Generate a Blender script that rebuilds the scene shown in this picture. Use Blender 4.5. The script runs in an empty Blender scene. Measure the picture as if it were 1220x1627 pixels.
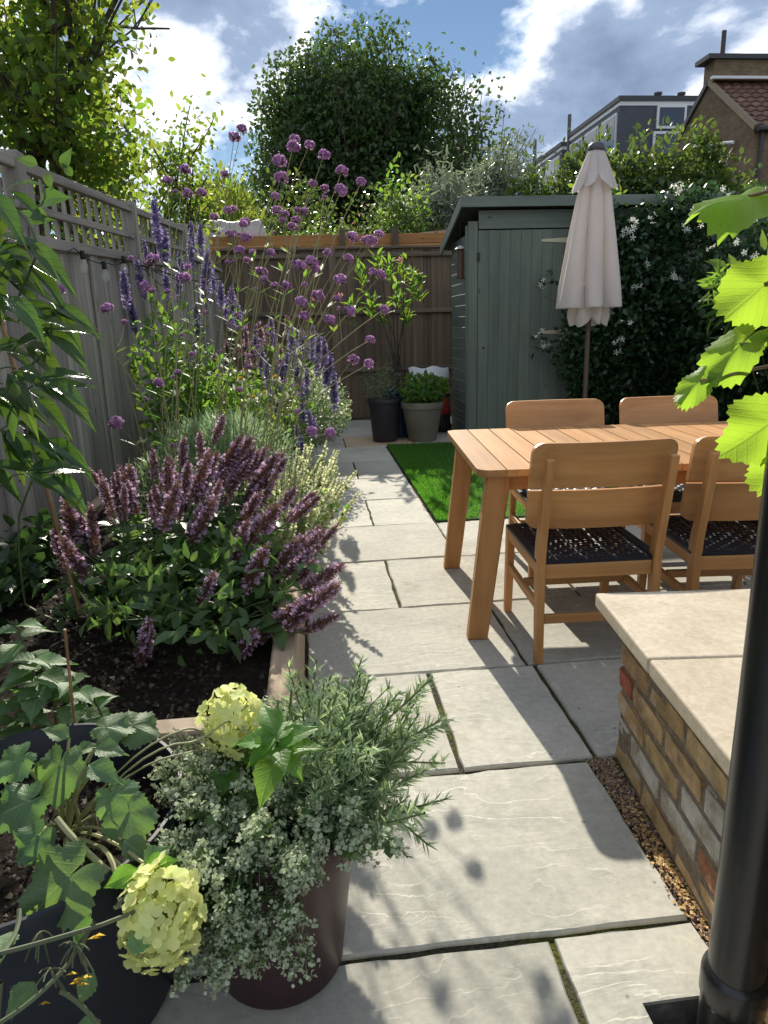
import bpy, bmesh, math, random
import numpy as np
from mathutils import Vector, Matrix
rad = math.radians
SC = bpy.context.scene
COL = SC.collection
RNG = np.random.default_rng(11)
random.seed(5)

# ------------------------------------------------------------------ camera
HC = 1.33                                   # eye height
FPX = 1100.0                                # focal length in photo pixels (1220 x 1627)
PITCH, YAW, ROLL = rad(15.08), rad(5.54), rad(1.70)
_cy, _sy, _cp, _sp = math.cos(YAW), math.sin(YAW), math.cos(PITCH), math.sin(PITCH)
FWD = np.array([_sy*_cp, _cy*_cp, -_sp])
_r = np.array([_cy, -_sy, 0.0]); _d = -np.cross(_r, FWD)
RGT = math.cos(ROLL)*_r + math.sin(ROLL)*_d
DWN = -math.sin(ROLL)*_r + math.cos(ROLL)*_d
EYE = np.array([0.0, 0.0, HC])
cam_d = bpy.data.cameras.new('camera'); cam = bpy.data.objects.new('camera', cam_d); COL.objects.link(cam)
cam_d.sensor_fit = 'VERTICAL'; cam_d.sensor_height = 36.0; cam_d.lens = 36.0*FPX/1627.0
cam_d.clip_start = 0.02; cam_d.clip_end = 3000
M = Matrix.Identity(4)
for i in range(3):
    M[i][0] = RGT[i]; M[i][1] = -DWN[i]; M[i][2] = -FWD[i]; M[i][3] = EYE[i]
cam.matrix_world = M
SC.camera = cam

# ------------------------------------------------------------------ light and sky
SUN_EL, SUN_AZ = rad(31.3), rad(-1.2)       # azimuth clockwise from +Y
sl = bpy.data.lights.new('sun', 'SUN'); sl.energy = 4.1; sl.angle = rad(0.55); sl.color = (1.0, 0.93, 0.80)
so = bpy.data.objects.new('sun', sl); COL.objects.link(so)
sdir = Vector((math.sin(SUN_AZ)*math.cos(SUN_EL), math.cos(SUN_AZ)*math.cos(SUN_EL), math.sin(SUN_EL)))
so.rotation_euler = (sdir).to_track_quat('Z', 'Y').to_euler(); so.location = (0, 30, 25)
W = bpy.data.worlds.new('World'); SC.world = W; W.use_nodes = True
nt = W.node_tree; nt.nodes.clear()
def wn(t, **k):
    n = nt.nodes.new(t)
    for a, b in k.items(): setattr(n, a, b)
    return n
sky = wn('ShaderNodeTexSky', sky_type='NISHITA', sun_disc=False, sun_elevation=SUN_EL, sun_rotation=SUN_AZ,
         altitude=30, air_density=1.0, dust_density=0.0, ozone_density=2.0)
bg1 = wn('ShaderNodeBackground'); bg1.inputs[1].default_value = 0.052
nt.links.new(sky.outputs[0], bg1.inputs[0])
tc = wn('ShaderNodeTexCoord'); mp = wn('ShaderNodeMapping')
mp.inputs['Location'].default_value = (5.7, 0.9, 2.1); mp.inputs['Scale'].default_value = (1.0, 1.0, 1.7)
nt.links.new(tc.outputs['Generated'], mp.inputs[0])
nz = wn('ShaderNodeTexNoise'); nz.inputs['Scale'].default_value = 2.7; nz.inputs['Detail'].default_value = 9
nz.inputs['Roughness'].default_value = 0.56; nz.inputs['Distortion'].default_value = 0.25
nt.links.new(mp.outputs[0], nz.inputs['Vector'])
r1 = wn('ShaderNodeValToRGB')               # cloud cover
r1.color_ramp.elements[0].position = 0.44; r1.color_ramp.elements[1].position = 0.50
nt.links.new(nz.outputs['Fac'], r1.inputs[0])
r2 = wn('ShaderNodeValToRGB')               # thin rims bright, thick hearts grey blue
e = r2.color_ramp.elements
e[0].position = 0.45; e[0].color = (0.80, 0.88, 1.0, 1); e[1].position = 0.66; e[1].color = (0.15, 0.20, 0.30, 1)
q = e.new(0.49); q.color = (1.0, 1.0, 1.0, 1)
q = e.new(0.525); q.color = (0.62, 0.67, 0.76, 1)
q = e.new(0.565); q.color = (0.24, 0.31, 0.44, 1)
nt.links.new(nz.outputs['Fac'], r2.inputs[0])
bg2 = wn('ShaderNodeBackground'); bg2.inputs[1].default_value = 0.92
nt.links.new(r2.outputs[0], bg2.inputs[0])
mx = wn('ShaderNodeMixShader'); wo = wn('ShaderNodeOutputWorld')
nt.links.new(r1.outputs[0], mx.inputs[0]); nt.links.new(bg1.outputs[0], mx.inputs[1]); nt.links.new(bg2.outputs[0], mx.inputs[2])
nt.links.new(mx.outputs[0], wo.inputs[0])
SC.view_settings.view_transform = 'Standard'; SC.view_settings.look = 'None'
SC.view_settings.exposure = 0.80; SC.view_settings.gamma = 1.0
SC.render.engine = 'CYCLES'
SC.cycles.max_bounces = 8; SC.cycles.transmission_bounces = 6; SC.cycles.transparent_max_bounces = 6

# ------------------------------------------------------------------ helpers
def at(u, v, Y):
    "world point seen at photo pixel (u, v) on the plane y = Y"
    d = FWD*FPX + RGT*(u-610) + DWN*(v-813.5)
    return EYE + d*(Y/d[1])
def atz(u, v, z=0.0):
    d = FWD*FPX + RGT*(u-610) + DWN*(v-813.5)
    return EYE + d*((z-HC)/d[2])
ORG = {}
def org(o): return ORG.get(o.name, np.zeros(3))
def thing(name, label, cat, loc=(0, 0, 0), rotz=0.0, group=None):
    o = bpy.data.objects.new(name, None); COL.objects.link(o); o.empty_display_size = 0.1
    o.location = loc; o.rotation_euler = (0, 0, rotz); ORG[o.name] = np.array(loc, float)
    tag(o, label, cat, group); return o
def tag(o, label=None, cat=None, group=None, kind=None):
    if label: o['label'] = label
    if cat: o['category'] = cat
    if group: o['group'] = group
    if kind: o['kind'] = kind
    return o
def link(name, me, parent=None, loc=(0, 0, 0), rot=(0, 0, 0), scale=(1, 1, 1), mat=None, kind=None, world=True):
    "object from mesh; with world=True loc is a world location and the parent is an unrotated empty"
    o = bpy.data.objects.new(name, me); COL.objects.link(o)
    if mat and not me.materials: me.materials.append(mat)
    l = np.array(loc, float); ORG[o.name] = l.copy()
    if parent is not None:
        o.parent = parent
        if world: l = l - org(parent)
    o.location = l; o.rotation_euler = rot; o.scale = scale
    if kind: o['kind'] = kind
    return o
def linkm(name, me, parent, mat4, world=True):
    o = bpy.data.objects.new(name, me); COL.objects.link(o)
    m = Matrix(mat4)
    ORG[o.name] = np.array(m.translation)
    if parent is not None:
        o.parent = parent
        if world: m.translation = m.translation - Vector(org(parent))
    o.matrix_local = m
    return o
class MB:
    def __init__(s): s.v = []; s.f = []
    def add(s, V, F):
        n = len(s.v); s.v.extend([tuple(map(float, p)) for p in V]); s.f.extend([tuple(n+i for i in q) for q in F]); return s
    def box(s, c, d, rz=0.0):
        c = np.array(c, float); h = np.array(d, float)/2
        V = []
        for x in (-1, 1):
            for y in (-1, 1):
                for z in (-1, 1):
                    px, py = x*h[0], y*h[1]
                    V.append((c[0]+px*math.cos(rz)-py*math.sin(rz), c[1]+px*math.sin(rz)+py*math.cos(rz), c[2]+z*h[2]))
        return s.add(V, [(0, 1, 3, 2), (4, 6, 7, 5), (0, 4, 5, 1), (2, 3, 7, 6), (0, 2, 6, 4), (1, 5, 7, 3)])
    def tube(s, P, R, seg=6, cap=True):
        P = np.array(P, float); n = len(P)
        if np.isscalar(R): R = [R]*n
        t = np.gradient(P, axis=0); t /= (np.linalg.norm(t, axis=1)[:, None]+1e-9)
        up = np.array([0.3, 0.2, 1.0]) if abs(t[0][2]) < 0.9 else np.array([1.0, 0.1, 0])
        V = []
        for i in range(n):
            a = np.cross(t[i], up); a /= np.linalg.norm(a)+1e-9; b = np.cross(t[i], a); up = -np.cross(t[i], a) if False else up
            for k in range(seg):
                an = 2*math.pi*k/seg
                V.append(P[i]+R[i]*(math.cos(an)*a+math.sin(an)*b))
        F = [(i*seg+k, i*seg+(k+1) % seg, (i+1)*seg+(k+1) % seg, (i+1)*seg+k) for i in range(n-1) for k in range(seg)]
        if cap: F += [tuple(range(seg))[::-1], tuple((n-1)*seg+k for k in range(seg))]
        return s.add(V, F)
    def lathe(s, prof, seg=32, c=(0, 0, 0), close=False):
        V = []
        for r, z in prof:
            for k in range(seg):
                a = 2*math.pi*k/seg
                V.append((c[0]+r*math.cos(a), c[1]+r*math.sin(a), c[2]+z))
        n = len(prof)
        F = [(i*seg+k, i*seg+(k+1) % seg, (i+1)*seg+(k+1) % seg, (i+1)*seg+k) for i in range(n-1) for k in range(seg)]
        if close: F += [tuple((n-1)*seg+k for k in range(seg)), tuple(range(seg))[::-1]]
        return s.add(V, F)
    def prism(s, poly, z0, z1):
        n = len(poly)
        V = [(p[0], p[1], z0) for p in poly]+[(p[0], p[1], z1) for p in poly]
        return s.add(V, [tuple(range(n))[::-1], tuple(range(n, 2*n))]+[(i, (i+1) % n, n+(i+1) % n, n+i) for i in range(n)])
    def mesh(s, name, mat=None, smooth=False, bevel=0.0, seg=1):
        me = bpy.data.meshes.new(name); me.from_pydata(s.v, [], s.f)
        if bevel:
            bm = bmesh.new(); bm.from_mesh(me)
            bmesh.ops.remove_doubles(bm, verts=bm.verts, dist=1e-5)
            bmesh.ops.recalc_face_normals(bm, faces=bm.faces)
            ed = [e for e in bm.edges if len(e.link_faces) == 2 and e.calc_face_angle(0) > 0.5]
            bmesh.ops.bevel(bm, geom=ed, offset=bevel, segments=seg, affect='EDGES', profile=0.5)
            bm.to_mesh(me); bm.free()
        if smooth:
            me.polygons.foreach_set('use_smooth', [True]*len(me.polygons))
            me.set_sharp_from_angle(angle=rad(42))
        if mat: me.materials.append(mat)
        me.update(); return me
    def build(s, name, mat, parent=None, smooth=False, bevel=0.0, seg=1, kind=None, base=None, world=True):
        "vertices are world coordinates (or the parent's own when world=False)"
        if world:
            o0 = np.array(base, float) if base is not None else (org(parent) if parent is not None else np.mean(np.array(s.v), axis=0)*np.array([1, 1, 0]))
            s.v = [tuple(np.array(p)-o0) for p in s.v]
            return link(name, s.mesh(name, mat, smooth, bevel, seg), parent, o0, kind=kind)
        return link(name, s.mesh(name, mat, smooth, bevel, seg), parent, kind=kind, world=False)
def npmesh(name, V, F, mat, smooth=False):
    "F: (m,k) int array with constant k"
    me = bpy.data.meshes.new(name); V = np.asarray(V, np.float32); F = np.asarray(F, np.int32)
    m, k = F.shape
    me.vertices.add(len(V)); me.vertices.foreach_set('co', V.ravel())
    me.loops.add(m*k); me.loops.foreach_set('vertex_index', F.ravel())
    me.polygons.add(m); me.polygons.foreach_set('loop_start', np.arange(0, m*k, k, dtype=np.int32))
    if smooth: me.polygons.foreach_set('use_smooth', np.ones(m, bool))
    me.materials.append(mat); me.update(calc_edges=True); return me
def nrm(a): return a/(np.linalg.norm(a, axis=-1, keepdims=True)+1e-9)
def scatter(TV, TF, P, D, N, S):
    "copies of a template (x width, y length, z normal) at points P along D with normal close to N and size S (n,) or (n,3)"
    P = np.asarray(P, float); n = len(P); D = nrm(np.asarray(D, float)); N = np.asarray(N, float)
    X = nrm(np.cross(D, N)); Z = np.cross(X, D)
    S = np.asarray(S, float); S = np.repeat(S[:, None], 3, 1) if S.ndim == 1 else S
    TV = np.asarray(TV, float)
    V = P[:, None, :] + TV[None, :, 0:1]*S[:, None, 0:1]*X[:, None, :] + TV[None, :, 1:2]*S[:, None, 1:2]*D[:, None, :] + TV[None, :, 2:3]*S[:, None, 2:3]*Z[:, None, :]
    F = np.asarray(TF)[None]+(np.arange(n)*len(TV))[:, None, None]
    return V.reshape(-1, 3), F.reshape(-1, np.asarray(TF).shape[1])
def stuff(name, V, F, mat, parent=None, kind=None, smooth=False, base=None):
    o0 = np.array(base, float) if base is not None else (org(parent) if parent is not None else np.zeros(3))
    return link(name, npmesh(name, np.asarray(V)-o0, F, mat, smooth), parent, o0, kind=kind)
# leaf templates, quads; unit length along y
L_DIAM = ([(0, 0, 0), (.30, .42, .06), (0, 1, -.04), (-.30, .42, .06)], [(0, 1, 2, 3)])
L_FOLD = ([(0, 0, 0), (.26, .30, .07), (.24, .62, .05), (0, 1, -.10), (-.24, .62, .05), (-.26, .30, .07), (0, .32, 0), (0, .64, -.02)],
          [(0, 1, 6, 6), (1, 2, 7, 6), (2, 3, 7, 7), (0, 6, 5, 5), (6, 7, 4, 5), (7, 3, 4, 4)])
L_FOLD = (L_FOLD[0], [(0, 1, 2, 6), (6, 2, 3, 7), (0, 6, 4, 5), (6, 7, 3, 4)])
L_BLADE = ([(-.5, 0, 0), (.5, 0, 0), (.35, .6, .05), (0, 1, .0), (-.35, .6, .05)], None)
L_NEEDLE = ([(-.07, 0, 0), (.07, 0, 0), (.05, .7, .03), (-.01, 1, 0)], [(0, 1, 2, 3)])
def rdir(n, zb=0.0, rng=RNG):
    v = rng.normal(size=(n, 3)); v[:, 2] += zb; return nrm(v)
def leafmesh(name, mat, shape=(.0, .28, .42, .40, .27, .0), fold=.12, droop=.18, curl=.0, serr=0.0, n=12, m=4, wave=0.0, seed=0):
    "one large leaf, unit length along y, folded along the midrib"
    r = random.Random(seed); V = []; F = []
    for i in range(n+1):
        t = i/n; x = t*(len(shape)-1); k = min(int(x), len(shape)-2); w = shape[k]+(shape[k+1]-shape[k])*(x-k)
        x0 = (t*(len(shape)-1)-k); 
        w = max(w, 0.004)
        for j in range(-m, m+1):
            s = j/m
            ww = w*(1+(serr*(1 if i % 2 else -1) if abs(j) == m else 0))
            xx = s*ww
            z = fold*abs(s)*w*2 - droop*t*t + curl*(s*s)*w + wave*math.sin(t*9+s*3+seed)*abs(s)*.5
            V.append((xx, t + (0.02*serr*(j % 2)), z))
    k = 2*m+1
    for i in range(n):
        for j in range(k-1): F.append((i*k+j, i*k+j+1, (i+1)*k+j+1, (i+1)*k+j))
    me = bpy.data.meshes.new(name); me.from_pydata(V, [], F); me.materials.append(mat)
    me.polygons.foreach_set('use_smooth', [True]*len(F)); return me
def lobed(name, mat, lobes=5, depth=.22, tooth=.05, cup=.15, wave=.08, seed=0, narrow=1.0):
    "palmate leaf with toothed edge; stalk joint at origin, tip along +y, about 1 long"
    r = random.Random(seed); V = []; F = []; na = 60; rings = 6
    for i in range(na):
        a = -math.pi*0.97+2*math.pi*0.97*i/(na-1)       # from the sinus round the tip
        base = .42+.30*(1+math.cos(a))/2*1.0
        lo = base*(1-depth+depth*abs(math.cos(a*lobes/2.0)))
        lo *= 1+tooth*(1 if i % 2 else -1)+r.uniform(-.03, .03)
        lo *= 0.55+0.45*min(1, (math.pi*0.97-abs(a))/.5+.35)
        for k in range(rings+1):
            q = k/rings; R = lo*q
            x = R*math.sin(a)*narrow; y = R*math.cos(a)+.22*q*0
            z = cup*(R*R)*-1.0 + wave*math.sin(a*lobes+seed)*R*R*2 + .03*math.sin(7*x+seed)*q+.03*math.cos(9*y+2*seed)*q
            V.append((x, y, z))
    for i in range(na-1):
        for k in range(rings): F.append((i*(rings+1)+k, i*(rings+1)+k+1, (i+1)*(rings+1)+k+1, (i+1)*(rings+1)+k))
    me = bpy.data.meshes.new(name); me.from_pydata(V, [], F); me.materials.append(mat)
    me.polygons.foreach_set('use_smooth', [True]*len(F)); return me
def frame(p, d, n, s):
    d = Vector(d).normalized(); n = Vector(n); x = d.cross(n).normalized(); z = x.cross(d)
    s = (s, s, s) if np.isscalar(s) else s
    m = Matrix.Identity(4)
    for i in range(3): m[i][0] = x[i]*s[0]; m[i][1] = d[i]*s[1]; m[i][2] = z[i]*s[2]; m[i][3] = p[i]
    return m
def bez(a, b, c, n=8):
    a, b, c = map(lambda q: np.array(q, float), (a, b, c)); t = np.linspace(0, 1, n)[:, None]
    return (1-t)**2*a+2*t*(1-t)*b+t*t*c

# ------------------------------------------------------------------ materials
class NT:
    def __init__(s, name):
        s.m = bpy.data.materials.new(name); s.m.use_nodes = True; s.t = s.m.node_tree; s.t.nodes.clear()
        s.out = s.t.nodes.new('ShaderNodeOutputMaterial')
    def n(s, t, ins=None, **k):
        x = s.t.nodes.new(t)
        for a, b in k.items(): setattr(x, a, b)
        for a, b in (ins or {}).items():
            if isinstance(b, bpy.types.NodeSocket): s.t.links.new(b, x.inputs[a])
            else: x.inputs[a].default_value = b
        return x
    def noise(s, vec, scale, detail=4, rough=.55, dist=0.0):
        return s.n('ShaderNodeTexNoise', {'Vector': vec, 'Scale': scale, 'Detail': detail, 'Roughness': rough, 'Distortion': dist}).outputs['Fac']
    def co(s, scale=(1, 1, 1), kind='Object', rnd=False):
        c = s.n('ShaderNodeTexCoord').outputs[kind]
        if rnd:
            o = s.n('ShaderNodeObjectInfo').outputs['Random']
            c = s.n('ShaderNodeVectorMath', {0: c, 1: s.n('ShaderNodeCombineXYZ', {0: s.math('MULTIPLY', o, 37.0), 1: s.math('MULTIPLY', o, 91.0), 2: s.math('MULTIPLY', o, 53.0)}).outputs[0]}, operation='ADD').outputs[0]
        return s.n('ShaderNodeMapping', {'Vector': c, 'Scale': scale}).outputs[0]
    def math(s, op, a, b=0.0, c=0.0):
        return s.n('ShaderNodeMath', {0: a, 1: b, 2: c}, operation=op).outputs[0]
    def ramp(s, fac, st):
        r = s.n('ShaderNodeValToRGB', {0: fac}); e = r.color_ramp.elements
        while len(e) < len(st): e.new(.5)
        for k, (p, c) in enumerate(st): e[k].position = p; e[k].color = (*c, 1) if len(c) == 3 else c
        return r.outputs[0]
    def mix(s, fac, a, b, mode='MIX'):
        x = s.n('ShaderNodeMix', data_type='RGBA', blend_type=mode)
        for i, v in ((0, fac), (6, a), (7, b)):
            if isinstance(v, bpy.types.NodeSocket): s.t.links.new(v, x.inputs[i])
            else: x.inputs[i].default_value = v if i == 0 else (*v[:3], 1)
        return x.outputs[2]
    def hsv(s, col, h=.5, sa=1.0, v=1.0):
        return s.n('ShaderNodeHueSaturation', {'Hue': h, 'Saturation': sa, 'Value': v, 'Color': col}).outputs[0]
    def bump(s, h, strength=.4, dist=.01, nrm=None):
        i = {'Height': h, 'Strength': strength, 'Distance': dist}
        if nrm: i['Normal'] = nrm
        return s.n('ShaderNodeBump', i).outputs[0]
    def rnd(s):
        a = s.n('ShaderNodeObjectInfo').outputs['Random']; b = s.n('ShaderNodeNewGeometry').outputs['Random Per Island']
        return s.math('FRACT', s.math('ADD', a, s.math('MULTIPLY', b, 3.7)))
    def pbr(s, col, rough=.6, bump=None, spec=.5, **k):
        i = {'Base Color': col if isinstance(col, bpy.types.NodeSocket) else (*col, 1), 'Roughness': rough, 'Specular IOR Level': spec}
        if bump: i['Normal'] = bump
        i.update(k)
        return s.n('ShaderNodeBsdfPrincipled', i).outputs[0]
    def done(s, sh): s.t.links.new(sh, s.out.inputs[0]); return s.m
def leaf_mat(name, col, trans, tfac=.45, rough=.42, var=.5, hv=.04, veins=False, spec=.45):
    g = NT(name); r = g.rnd()
    v = g.math('ADD', g.math('MULTIPLY', r, var), 1-var/2)
    r2 = g.math('FRACT', g.math('MULTIPLY', r, 17.3)); h = g.math('ADD', g.math('MULTIPLY', r2, hv), .5-hv/2)
    c1 = g.hsv((*col, 1), h, 1.0, v); c2 = g.hsv((*trans, 1), h, 1.0, v); b = None
    if veins:
        sx = g.n('ShaderNodeSeparateXYZ', {0: g.n('ShaderNodeTexCoord').outputs['Object']})
        ax = g.math('ABSOLUTE', sx.outputs[0])
        mid = g.math('SMOOTH_MIN', g.math('MULTIPLY', ax, 40.0), 1.0, .3)
        wv = g.math('ABSOLUTE', g.math('SUBTRACT', g.math('FRACT', g.math('MULTIPLY', g.math('SUBTRACT', sx.outputs[1], g.math('MULTIPLY', ax, .9)), 7.0)), .5))
        sv = g.math('MINIMUM', g.math('MULTIPLY', wv, 9.0), 1.0)
        ht = g.math('MULTIPLY', mid, g.math('ADD', g.math('MULTIPLY', sv, .6), .4))
        fine = g.noise(g.co(), 30, 3)
        b = g.bump(g.math('ADD', ht, g.math('MULTIPLY', fine, .5)), .22, .012)
        c1 = g.mix(g.math('MULTIPLY', g.math('SUBTRACT', 1.0, ht), .35), c1, tuple(min(1, x*2.2+.03) for x in col))
        c2 = g.mix(g.math('MULTIPLY', g.math('SUBTRACT', 1.0, ht), .3), c2, tuple(x*.55 for x in trans))
        bl = g.ramp(g.noise(g.co((1, 1, 1), rnd=True), 2.3, 4), [(.38, (.75, .75, .75)), (.7, (1.15, 1.12, 1.0))])
        c1 = g.mix(1.0, c1, bl, 'MULTIPLY')
    i = {'Color': c2}
    if b: i['Normal'] = b
    tr = g.n('ShaderNodeBsdfTranslucent', i).outputs[0]
    return g.done(g.n('ShaderNodeMixShader', {0: tfac, 1: g.pbr(c1, rough, b, spec), 2: tr}).outputs[0])
def petal_mat(name, col, trans=None, tfac=.35, var=.5, hv=.03): return leaf_mat(name, col, trans or col, tfac, .6, var, hv, spec=.2)
def plain(name, col, rough=.5, var=0.0, spec=.5, nscale=0, namp=.2, bump=0.0, metallic=0.0):
    g = NT(name); c = (*col, 1); b = None
    if nscale:
        f = g.noise(g.co(rnd=True), nscale, 5)
        c = g.mix(1.0, c, g.ramp(f, [(.3, (1-namp,)*3), (.7, (1+namp,)*3)]), 'MULTIPLY')
        if bump: b = g.bump(g.noise(g.co(), nscale*6, 4), bump, .004)
    if var: c = g.hsv(c, .5, 1.0, g.math('ADD', g.math('MULTIPLY', g.rnd(), var), 1-var/2))
    return g.done(g.pbr(c if not isinstance(c, tuple) else c[:3], rough, b, spec, Metallic=metallic))
def wood_mat(name, dark, light, axis=2, rough=.75, var=.35, grain=(30, 30, 1.2), weather=.0, bump=.35, spec=.3, knots=True):
    "grain runs along the given local axis"
    g = NT(name); sc = [grain[0]]*3; sc[axis] = grain[2]
    co = g.co(tuple(sc), rnd=True)
    f = g.noise(co, 1.0, 6, .62, .6)
    c = g.ramp(f, [(.28, dark), (.72, light)])
    sc2 = [3.0]*3; sc2[axis] = .7
    f2 = g.noise(g.co(tuple(sc2), rnd=True), 1.0, 4, .6)
    c = g.mix(1.0, c, g.ramp(f2, [(.3, (.72, .72, .74)), (.7, (1.18, 1.14, 1.1))]), 'MULTIPLY')
    if knots:
        sk = [9.0]*3; sk[axis] = 2.6
        vk = g.n('ShaderNodeTexVoronoi', {'Vector': g.co(tuple(sk), rnd=True), 'Scale': 1.0}).outputs['Distance']
        c = g.mix(g.math('LESS_THAN', vk, .075), c, tuple(x*.45 for x in dark))
    c = g.hsv(c, .5, 1.0, g.math('ADD', g.math('MULTIPLY', g.rnd(), var), 1-var/2))
    return g.done(g.pbr(c, rough, g.bump(f, bump, .004), spec))

m_fence = wood_mat('weathered_fence_wood', (.19, .178, .152), (.49, .465, .41), 2, .85, .42)
m_fence_rail = wood_mat('weathered_fence_rail_wood', (.22, .20, .175), (.42, .39, .35), 0, .85, .2)
m_back = wood_mat('brown_fence_wood', (.10, .075, .052), (.235, .18, .13), 2, .85, .35)
m_back_rail = wood_mat('brown_fence_rail_wood', (.12, .092, .068), (.27, .215, .165), 0, .85, .2)
m_orange = wood_mat('new_orange_timber', (.30, .135, .045), (.52, .27, .10), 0, .7, .25)
m_sleeper = wood_mat('pale_sleeper_wood', (.27, .20, .13), (.50, .40, .28), 1, .8, .25)
m_sleeper_x = wood_mat('pale_sleeper_wood_cross', (.22, .17, .12), (.44, .35, .26), 0, .8, .25)
m_teak_x = wood_mat('oiled_table_wood_x', (.40, .19, .06), (.58, .31, .115), 0, .42, .22, (22, 22, .9), bump=.12, spec=.5, knots=False)
m_teak_y = wood_mat('oiled_table_wood_y', (.40, .20, .075), (.56, .315, .135), 1, .5, .40, (22, 22, .9), bump=.15, spec=.15, knots=False)
m_teak_z = wood_mat('oiled_table_wood_z', (.39, .18, .055), (.56, .29, .105), 2, .42, .15, (22, 22, .9), bump=.12, spec=.5, knots=True)
m_shed = wood_mat('sage_green_painted_wood', (.135, .165, .135), (.17, .205, .17), 2, .62, .14, (24, 24, .8), bump=.2)
m_shed_x = wood_mat('sage_green_painted_wood_x', (.14, .175, .15), (.19, .23, .20), 0, .62, .14, (24, 24, .8), bump=.2)
m_shed_y = wood_mat('sage_green_painted_wood_y', (.13, .165, .145), (.18, .215, .19), 1, .55, .14, (24, 24, .8), bump=.2)
m_soil = None
def soil():
    g = NT('dark_soil'); f = g.noise(g.co(), 45, 6, .7)
    c = g.ramp(f, [(.35, (.012, .009, .007)), (.6, (.035, .026, .02)), (.75, (.10, .08, .06))])
    return g.done(g.pbr(c, .95, g.bump(f, 1.0, .03), .1))
m_soil = soil()
def sandstone(name='grey_sandstone', tone=(1, 1, 1)):
    g = NT(name)
    o = g.n('ShaderNodeObjectInfo').outputs['Random']
    f = g.noise(g.co((1, 1, 1), rnd=True), 2.2, 5, .6, .4)
    c = g.ramp(f, [(.25, (.36, .355, .31)), (.5, (.45, .435, .375)), (.75, (.52, .495, .42))])
    sep = g.n('ShaderNodeSeparateXYZ', {0: g.n('ShaderNodeTexCoord').outputs['Object']})
    warp = g.noise(g.co((1.0, 2.2, 1), rnd=True), 2.0, 5, .55, .6)
    slant = g.math('MULTIPLY', sep.outputs[0], g.math('SUBTRACT', g.math('MULTIPLY', o, 5.0), 2.0))
    ri = g.math('ADD', g.math('ADD', g.math('MULTIPLY', sep.outputs[1], 12.0), slant), g.math('MULTIPLY', warp, 7.0))
    saw = g.math('FRACT', ri)                               # riven layers break off in wavering steps
    line = g.ramp(saw, [(.0, (1, 1, 1)), (.09, (0, 0, 0))])
    brk = g.ramp(g.noise(g.co((1, 1.6, 1), rnd=True), 3.6, 4), [(.44, (0, 0, 0)), (.60, (1, 1, 1))])
    lm = g.math('MULTIPLY', line, brk)
    ri = g.math('MULTIPLY', g.math('MULTIPLY', saw, brk), .5)
    c = g.mix(g.math('MULTIPLY', lm, .55), c, (.68, .66, .58))
    sp = g.noise(g.co(rnd=True), 38, 3, .7)
    c = g.mix(1.0, c, g.ramp(sp, [(.3, (.86, .86, .86)), (.7, (1.1, 1.1, 1.1))]), 'MULTIPLY')
    st = g.ramp(g.noise(g.co(rnd=True), 1.3, 5, .7), [(.60, (1, 1, 1)), (.72, (.78, .74, .66))])
    c = g.mix(1.0, c, st, 'MULTIPLY')
    spot = g.n('ShaderNodeTexVoronoi', {'Vector': g.co(rnd=True), 'Scale': 9.0}).outputs['Distance']
    c = g.mix(g.math('MULTIPLY', g.math('LESS_THAN', spot, .055), .55), c, (.10, .10, .09))
    c = g.mix(1.0, g.hsv(c, .5, 1.0, g.math('ADD', g.math('MULTIPLY', o, .24), .88)), tone, 'MULTIPLY')
    ht = g.math('ADD', g.math('MULTIPLY', ri, 1.0), g.math('MULTIPLY', g.noise(g.co(rnd=True), 60, 4, .7), .10))
    return g.done(g.pbr(c, .8, g.bump(ht, .5, .008, g.bump(lm, .3, .003)), .15))
m_slab = sandstone()
m_slab_brown = sandstone('brown_sandstone', (1.08, .86, .68))
def joint():
    g = NT('joint_sand_and_moss'); c = g.n('ShaderNodeTexCoord').outputs['Object']
    f = g.noise(c, 90, 4, .7); mo = g.noise(c, 2.6, 4, .6)
    base = g.ramp(f, [(.3, (.035, .032, .025)), (.7, (.12, .105, .08))])
    moss = g.ramp(f, [(.3, (.03, .035, .008)), (.7, (.16, .17, .04))])
    col = g.mix(g.ramp(mo, [(.50, (0, 0, 0)), (.58, (1, 1, 1))]), base, moss)
    return g.done(g.pbr(col, .95, g.bump(f, 1.0, .02), .1))
m_joint = joint()
# ------------------------------------------------------------------ ground, paving, lawn
HX0, HX1, HY0, HY1 = .592, .80, .78, 1.033            # drain opening beside the downpipe
def sheet(mb, x0, x1, y0, y1, z): mb.add([(x0, y0, z), (x1, y0, z), (x1, y1, z), (x0, y1, z)], [(0, 1, 2, 3)])
def around(x0, x1, y0, y1, z):
    mb = MB(); sheet(mb, x0, x1, y0, HY0, z); sheet(mb, x0, x1, HY1, y1, z); sheet(mb, x0, HX0, HY0, HY1, z); sheet(mb, HX1, x1, HY0, HY1, z); return mb
g = NT('garden_earth'); f = g.noise(g.co(), 3.0, 6, .7)
m_earth = g.done(g.pbr(g.ramp(f, [(.3, (.035, .03, .02)), (.7, (.09, .085, .05))]), .95, g.bump(f, .6, .05), .1))
tag(around(-900, 900, -60, 1800, -.035).build('ground', m_earth, base=(0, 0, 0)), kind='structure')
pav = bpy.data.objects.new('paving', None); COL.objects.link(pav); tag(pav, kind='structure')
tag(around(-1.6, 5.5, -.6, 10.2, -.013).build('joint_bed', m_joint, pav, base=(0, 0, 0)))
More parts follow.
